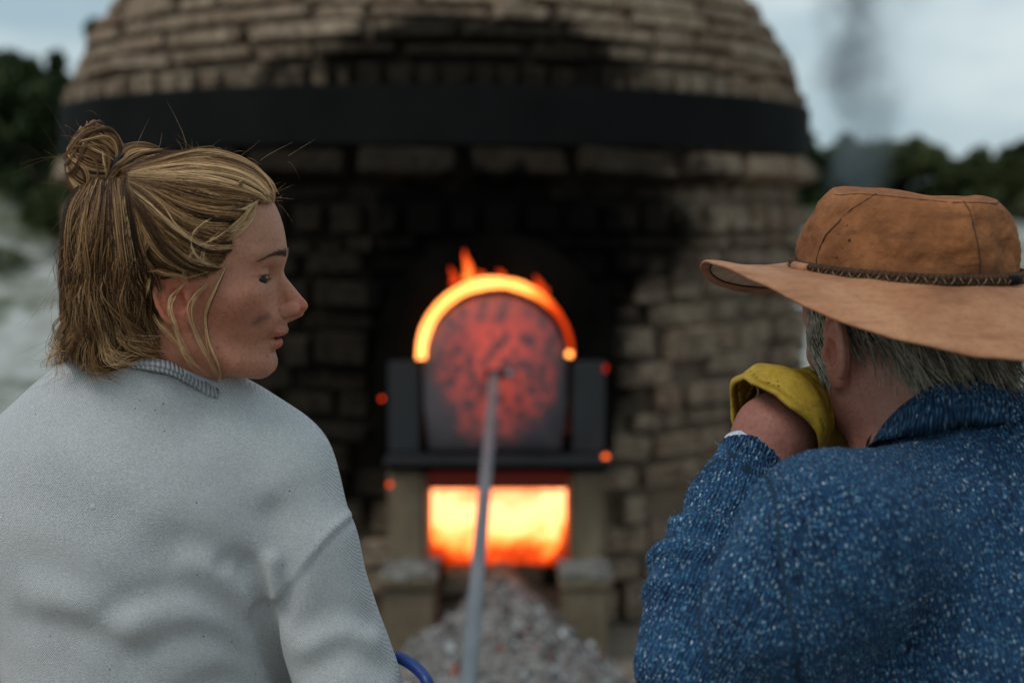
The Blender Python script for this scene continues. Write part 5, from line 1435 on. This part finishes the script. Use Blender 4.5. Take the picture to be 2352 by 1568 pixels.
mh = mobj('hair', V, Fc, M['cap_m'], man)
nrt = 7500
qr = to_local(V, M_FR).astype(float) / 1.0; okv = np.where((qr[:, 2] < .045) & (qr[:, 2] > -.10))[0]; pick = rng.choice(okv, nrt)
p0 = V[pick] + rng.normal(0, .002, (nrt, 3)); ql = to_local(p0, M_FR).astype(float)
fwdside = (ql[:, 0] > .008)
dirl = np.stack([np.where(fwdside, -.35, -.45), np.zeros(nrt), -np.ones(nrt)], 1); dirl[:, 1] += rng.normal(0, .25, nrt)
clump = fnoise(p0, 70, 5, 1); dirl[:, 0] += clump * .8
d_ = dirl @ M_FR[1].T.astype(float); d_ /= np.linalg.norm(d_, axis=1)[:, None]
ln = np.where(fwdside, rng.uniform(.012, .022, nrt), rng.uniform(.022, .042, nrt)); S_ = [p0]; p = p0.copy(); npts = 9; curl = rng.normal(0, .5, (nrt, 3)) * .6 + np.stack([clump] * 3, 1) * .5
for k in range(npts - 1):
    d_ = d_ + curl * .16 * math.sin(k * 1.1 + 1); d_ /= np.linalg.norm(d_, axis=1)[:, None]
    p = p + d_ * (ln / npts)[:, None]
    dd_ = m_hair(p.astype(np.float32)); g_ = grad(m_hair, p, .002); g_ /= np.linalg.norm(g_, axis=1)[:, None] + 1e-9
    p = p + g_ * np.clip(.0015 + .0030 * (k / npts) - dd_, 0, .01)[:, None]; S_.append(p.copy())
S_ = np.stack(S_, 1); tn_ = np.clip(.60 + .25 * fnoise(p0, 60, 8, 2) + rng.normal(0, .15, nrt) + fwdside * .25, 0, 1)
sm = curves_obj('strands', list(S_), rng.uniform(.00028, .0005, nrt), tn_, M['hair_m'], mh); sm['kind'] = 'stuff'

# ---- hat
H_O = P(2082, 636, 1.372); hf = frame(H_O, R(90 + 42 - 12), R(-3), R(0))
hat = empty('hat', H_O, None, None); del_ = [hat.__delitem__(k) for k in ('label', 'category') if k in hat]
hat.parent = man; hat.location = tuple(H_O - WL[man]); WL[hat] = np.array(H_O)
def hw(q): return to_world(np.asarray(q, float), hf)
nA = 160; ang = np.linspace(0, 2 * math.pi, nA, endpoint=False)     # 0 = front, 90 deg = his left
def oval(a, rx, ry): return np.stack([rx * np.cos(a), ry * np.sin(a)], -1)
BR_A = np.radians([0, 18, 38, 60, 78, 95, 115, 135, 158, 180]); BR_Z = np.array([-.040, -.030, -.010, .013, .010, -.004, -.026, -.041, -.052, -.056])
BR_R = np.array([.098, .098, .098, .094, .088, .088, .090, .092, .092, .092])
def brim_z(a):
    b_ = np.abs((a + math.pi) % (2 * math.pi) - math.pi); i_ = np.interp(b_, BR_A, BR_Z); return i_
G = []; Gu = []
bz = np.array([brim_z(a) for a in ang]); k5 = np.ones(13) / 13; bz = np.convolve(np.concatenate([bz[-6:], bz, bz[:6]]), k5, 'valid')
bw = np.array([np.interp(abs((a + math.pi) % (2 * math.pi) - math.pi), BR_A, BR_R) for a in ang])
wob = np.array([mnoise.noise((math.cos(a) * 2, math.sin(a) * 2, 4)) for a in ang])
def brim_pt(s, k, off=0):
    a = ang[k]; base = oval(a, .114 - (.012 * math.cos(a) ** 2 if math.cos(a) < 0 else 0), .094); out_ = oval(a, 1.12, 1.0); out_ = out_ / np.linalg.norm(out_)
    e = base + out_ * bw[k] * s * (1 - .35 * max(0, abs(bz[k]) - .01) * 6 * s * .3)
    fr_ = abs((a + math.pi) % (2 * math.pi) - math.pi) < R(48)
    prof = s ** (2.2 if fr_ else 1.25)
    z = bz[k] * prof + .004 * (1 - s) + .004 * wob[k] * s + .0016 * mnoise.noise((e[0] * 30, e[1] * 30, 1))
    return [e[0], e[1], z + off]
SS = np.linspace(0, 1, 26)
for s in SS: G.append([hw(brim_pt(s, k, .0015)) for k in range(nA)])
for s in (1.0,): G.append([hw(brim_pt(1.008, k, 0)) for k in range(nA)])
G.append([hw(brim_pt(1.0, k, -.0016)) for k in range(nA)])
G.append([hw(brim_pt(.9, k, -.0016)) for k in range(nA)])
br = MB().grid(np.array(G), closev=True).obj('brim', M['brim'], hat, True); vcol(br, np.ones((len(br.data.vertices), 3)))
G = [[hw(brim_pt(s, k, -.0012)) for k in range(nA)] for s in np.linspace(.9, .0, 14)]
bu = MB().grid(np.array(G), closev=True).obj('brim_lining', M['brim_under'], hat, True); vcol(bu, np.ones((len(bu.data.vertices), 3)))
for nm, s, o_f in (('stitching', .9, -.0022),):
    MB().tube(np.array([hw(brim_pt(s, k, o_f)) for k in range(nA)]), .0009, 6, closed=True).obj(nm, M['thread'], hat, True)
# crown: oval wall narrowing upward, creased pinched top
def crown_pt(a, h):
    """h 0..1 wall, 1..2 over the edge and across the top"""
    ca, sa = math.cos(a), math.sin(a)
    topz = .079 + .002 * ca + .004 * mnoise.noise((ca * 1.5, sa * 1.5, 9))
    R0x, R0y = (.116 if ca > 0 else .116 - .012 * ca * ca), .0955; R1x, R1y = .090, .072
    if h <= 1:
        k = h ** 1.15; bow = .0035 * math.sin(math.pi * h); rnd_ = .006 * max(0, (h - .82) / .18) ** 2
        rx = R0x + (R1x - R0x) * k + bow - rnd_; ry = R0y + (R1y - R0y) * k + bow - rnd_; z = topz * h
        dent = .006 * mnoise.noise((ca * 2.2, sa * 2.2, h * 2.0)) * math.sin(math.pi * min(1, h * 1.1)) + .0030 * mnoise.noise((ca * 6 + h * 2, sa * 6, h * 4)) + .0012 * mnoise.noise((ca * 18, sa * 18, h * 16))
        f = 1 + dent / .09
        return [rx * ca * f, ry * sa * f, z]
    t = h - 1; sh = 1 - t; rx = R1x - .006; ry = R1y - .006
    f = 1 + (.006 * mnoise.noise((ca * 2.2, sa * 2.2, 2.0)) * math.sin(math.pi * 1) + .0030 * mnoise.noise((ca * 6 + 2, sa * 6, 4))) / .09
    y = ry * sa * sh * f; x = rx * ca * sh * f
    z = topz + .004 * math.sin(min(1, t * 6) * math.pi * .5) - .012 * (1 - sh ** 2) - .007 * math.exp(-(y / .018) ** 2) * min(1, t * 3) + .004 * mnoise.noise((x * 30, y * 30, 2)) * min(1, t * 5)
    return [x, y, z]
hs = list(np.linspace(0, .92, 30)) + [.95, .975, 1.0, 1.02, 1.05, 1.09, 1.15, 1.25, 1.4, 1.6, 1.8, 1.99]
G = [[hw(crown_pt(a, h)) for a in ang] for h in hs]
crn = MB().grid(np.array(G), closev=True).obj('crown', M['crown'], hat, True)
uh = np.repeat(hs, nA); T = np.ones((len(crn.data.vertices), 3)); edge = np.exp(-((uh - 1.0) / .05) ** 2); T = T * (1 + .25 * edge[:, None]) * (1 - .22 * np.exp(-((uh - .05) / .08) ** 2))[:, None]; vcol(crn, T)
def crown_line(pts, r, name, mtl, off=.0004):
    P_ = []
    for a, h in pts:
        q0 = np.array(crown_pt(R(a), h)); q0[:2] *= 1 + off / .09; P_.append(hw(q0))
    return MB().tube(np.array(P_), r, 6).obj(name, mtl, hat, True)
crown_line([(77, .08 + .0 * k) for k in range(1)] + [(78, .1), (76.5, .2), (77, .35), (80, .5), (85, .65), (92, .8), (99, .92), (103, 1.0)], .0006, 'seam', M['thread'])
crown_line([(171, .0), (170, .15), (169, .3), (167.5, .5), (166, .7), (165, .9), (164, 1.0)], .00055, 'seam', M['thread'])
crown_line([(k, .985) for k in range(60, 300, 6)], .0004, 'seam', M['thread'], .0006)
for (a, h, r_) in ((93, .62, .0011), (89, .52, .0010), (97, .46, .0019), (94, .36, .0009), (91, .25, .0014)):
    q0 = np.array(crown_pt(R(a), h)); n0 = np.array([math.cos(R(a)), math.sin(R(a)), .1]); bm = bmesh.new(); bmesh.ops.create_icosphere(bm, subdivisions=1, radius=r_); V0 = np.array([k.co[:] for k in bm.verts]) * [1, .35, 1] + q0; F0 = [[k.index for k in f.verts] for f in bm.faces]; bm.free()
    mobj('vent_hole', hw(V0), F0, M['thread'], hat)
# plaited cord round the crown with a leather slider and a black keeper
def cord_pt(a, off=0, dz=0):
    q0 = np.array([(.1190 - (.012 * math.cos(a) ** 2 if math.cos(a) < 0 else 0)) * math.cos(a), .0985 * math.sin(a), .0065 + dz]); q0[:2] *= 1 + off / .1; return q0
for k in range(3):
    aa = np.linspace(0, 2 * math.pi, 620, endpoint=False); ph = aa * 40 + k * 2.094
    pts = [hw(cord_pt(a, .0026 * math.sin(2 * p_), .0036 * math.sin(p_))) for a, p_ in zip(aa, ph)]
    MB().tube(np.array(pts), .0029, 6, closed=True).obj('plaited_cord', M['cord'], hat, True)
aa = np.linspace(0, 2 * math.pi, 420, endpoint=False)
pts = [hw(cord_pt(a, .0052 * abs(math.cos(a * 40)), .0044 * math.sin(a * 40))) for a in aa]; MB().tube(np.array(pts), .00055, 5, closed=True).obj('cord_edging', M['lace'], hat, True)
for (a0, a1, r_, mtl, nm) in ((60, 76, .0056, M['brim'], 'slider'), (189, 197, .0050, M['iron'], 'keeper')):
    pts = [hw(cord_pt(a, .002, 0)) for a in np.linspace(R(a0), R(a1), 8)]; o = MB().tube(np.array(pts), r_, 14).obj(nm, mtl, hat, True); vcol(o, np.ones((len(o.data.vertices), 3)))
legs(man, (.455, 1.50), .2, M['khaki'], R(97), .47)
RWm = np.array([.30, 1.85, .66]); fr = frame(RWm, R(110), R(15))
hv, hf_ = polygonize(lambda p: smin(hand_sdf(p, fr, .35, 1, -1), cap(p, RWm, RWm - fr[1][:, 0] * .08, .022, .028), .015), RWm + fr[1][:, 0] * .06 - .14, RWm + fr[1][:, 0] * .06 + .14, .004)
vcol(mobj('hand', hv, hf_, M['skin_m'], man), np.ones((len(hv), 3)))
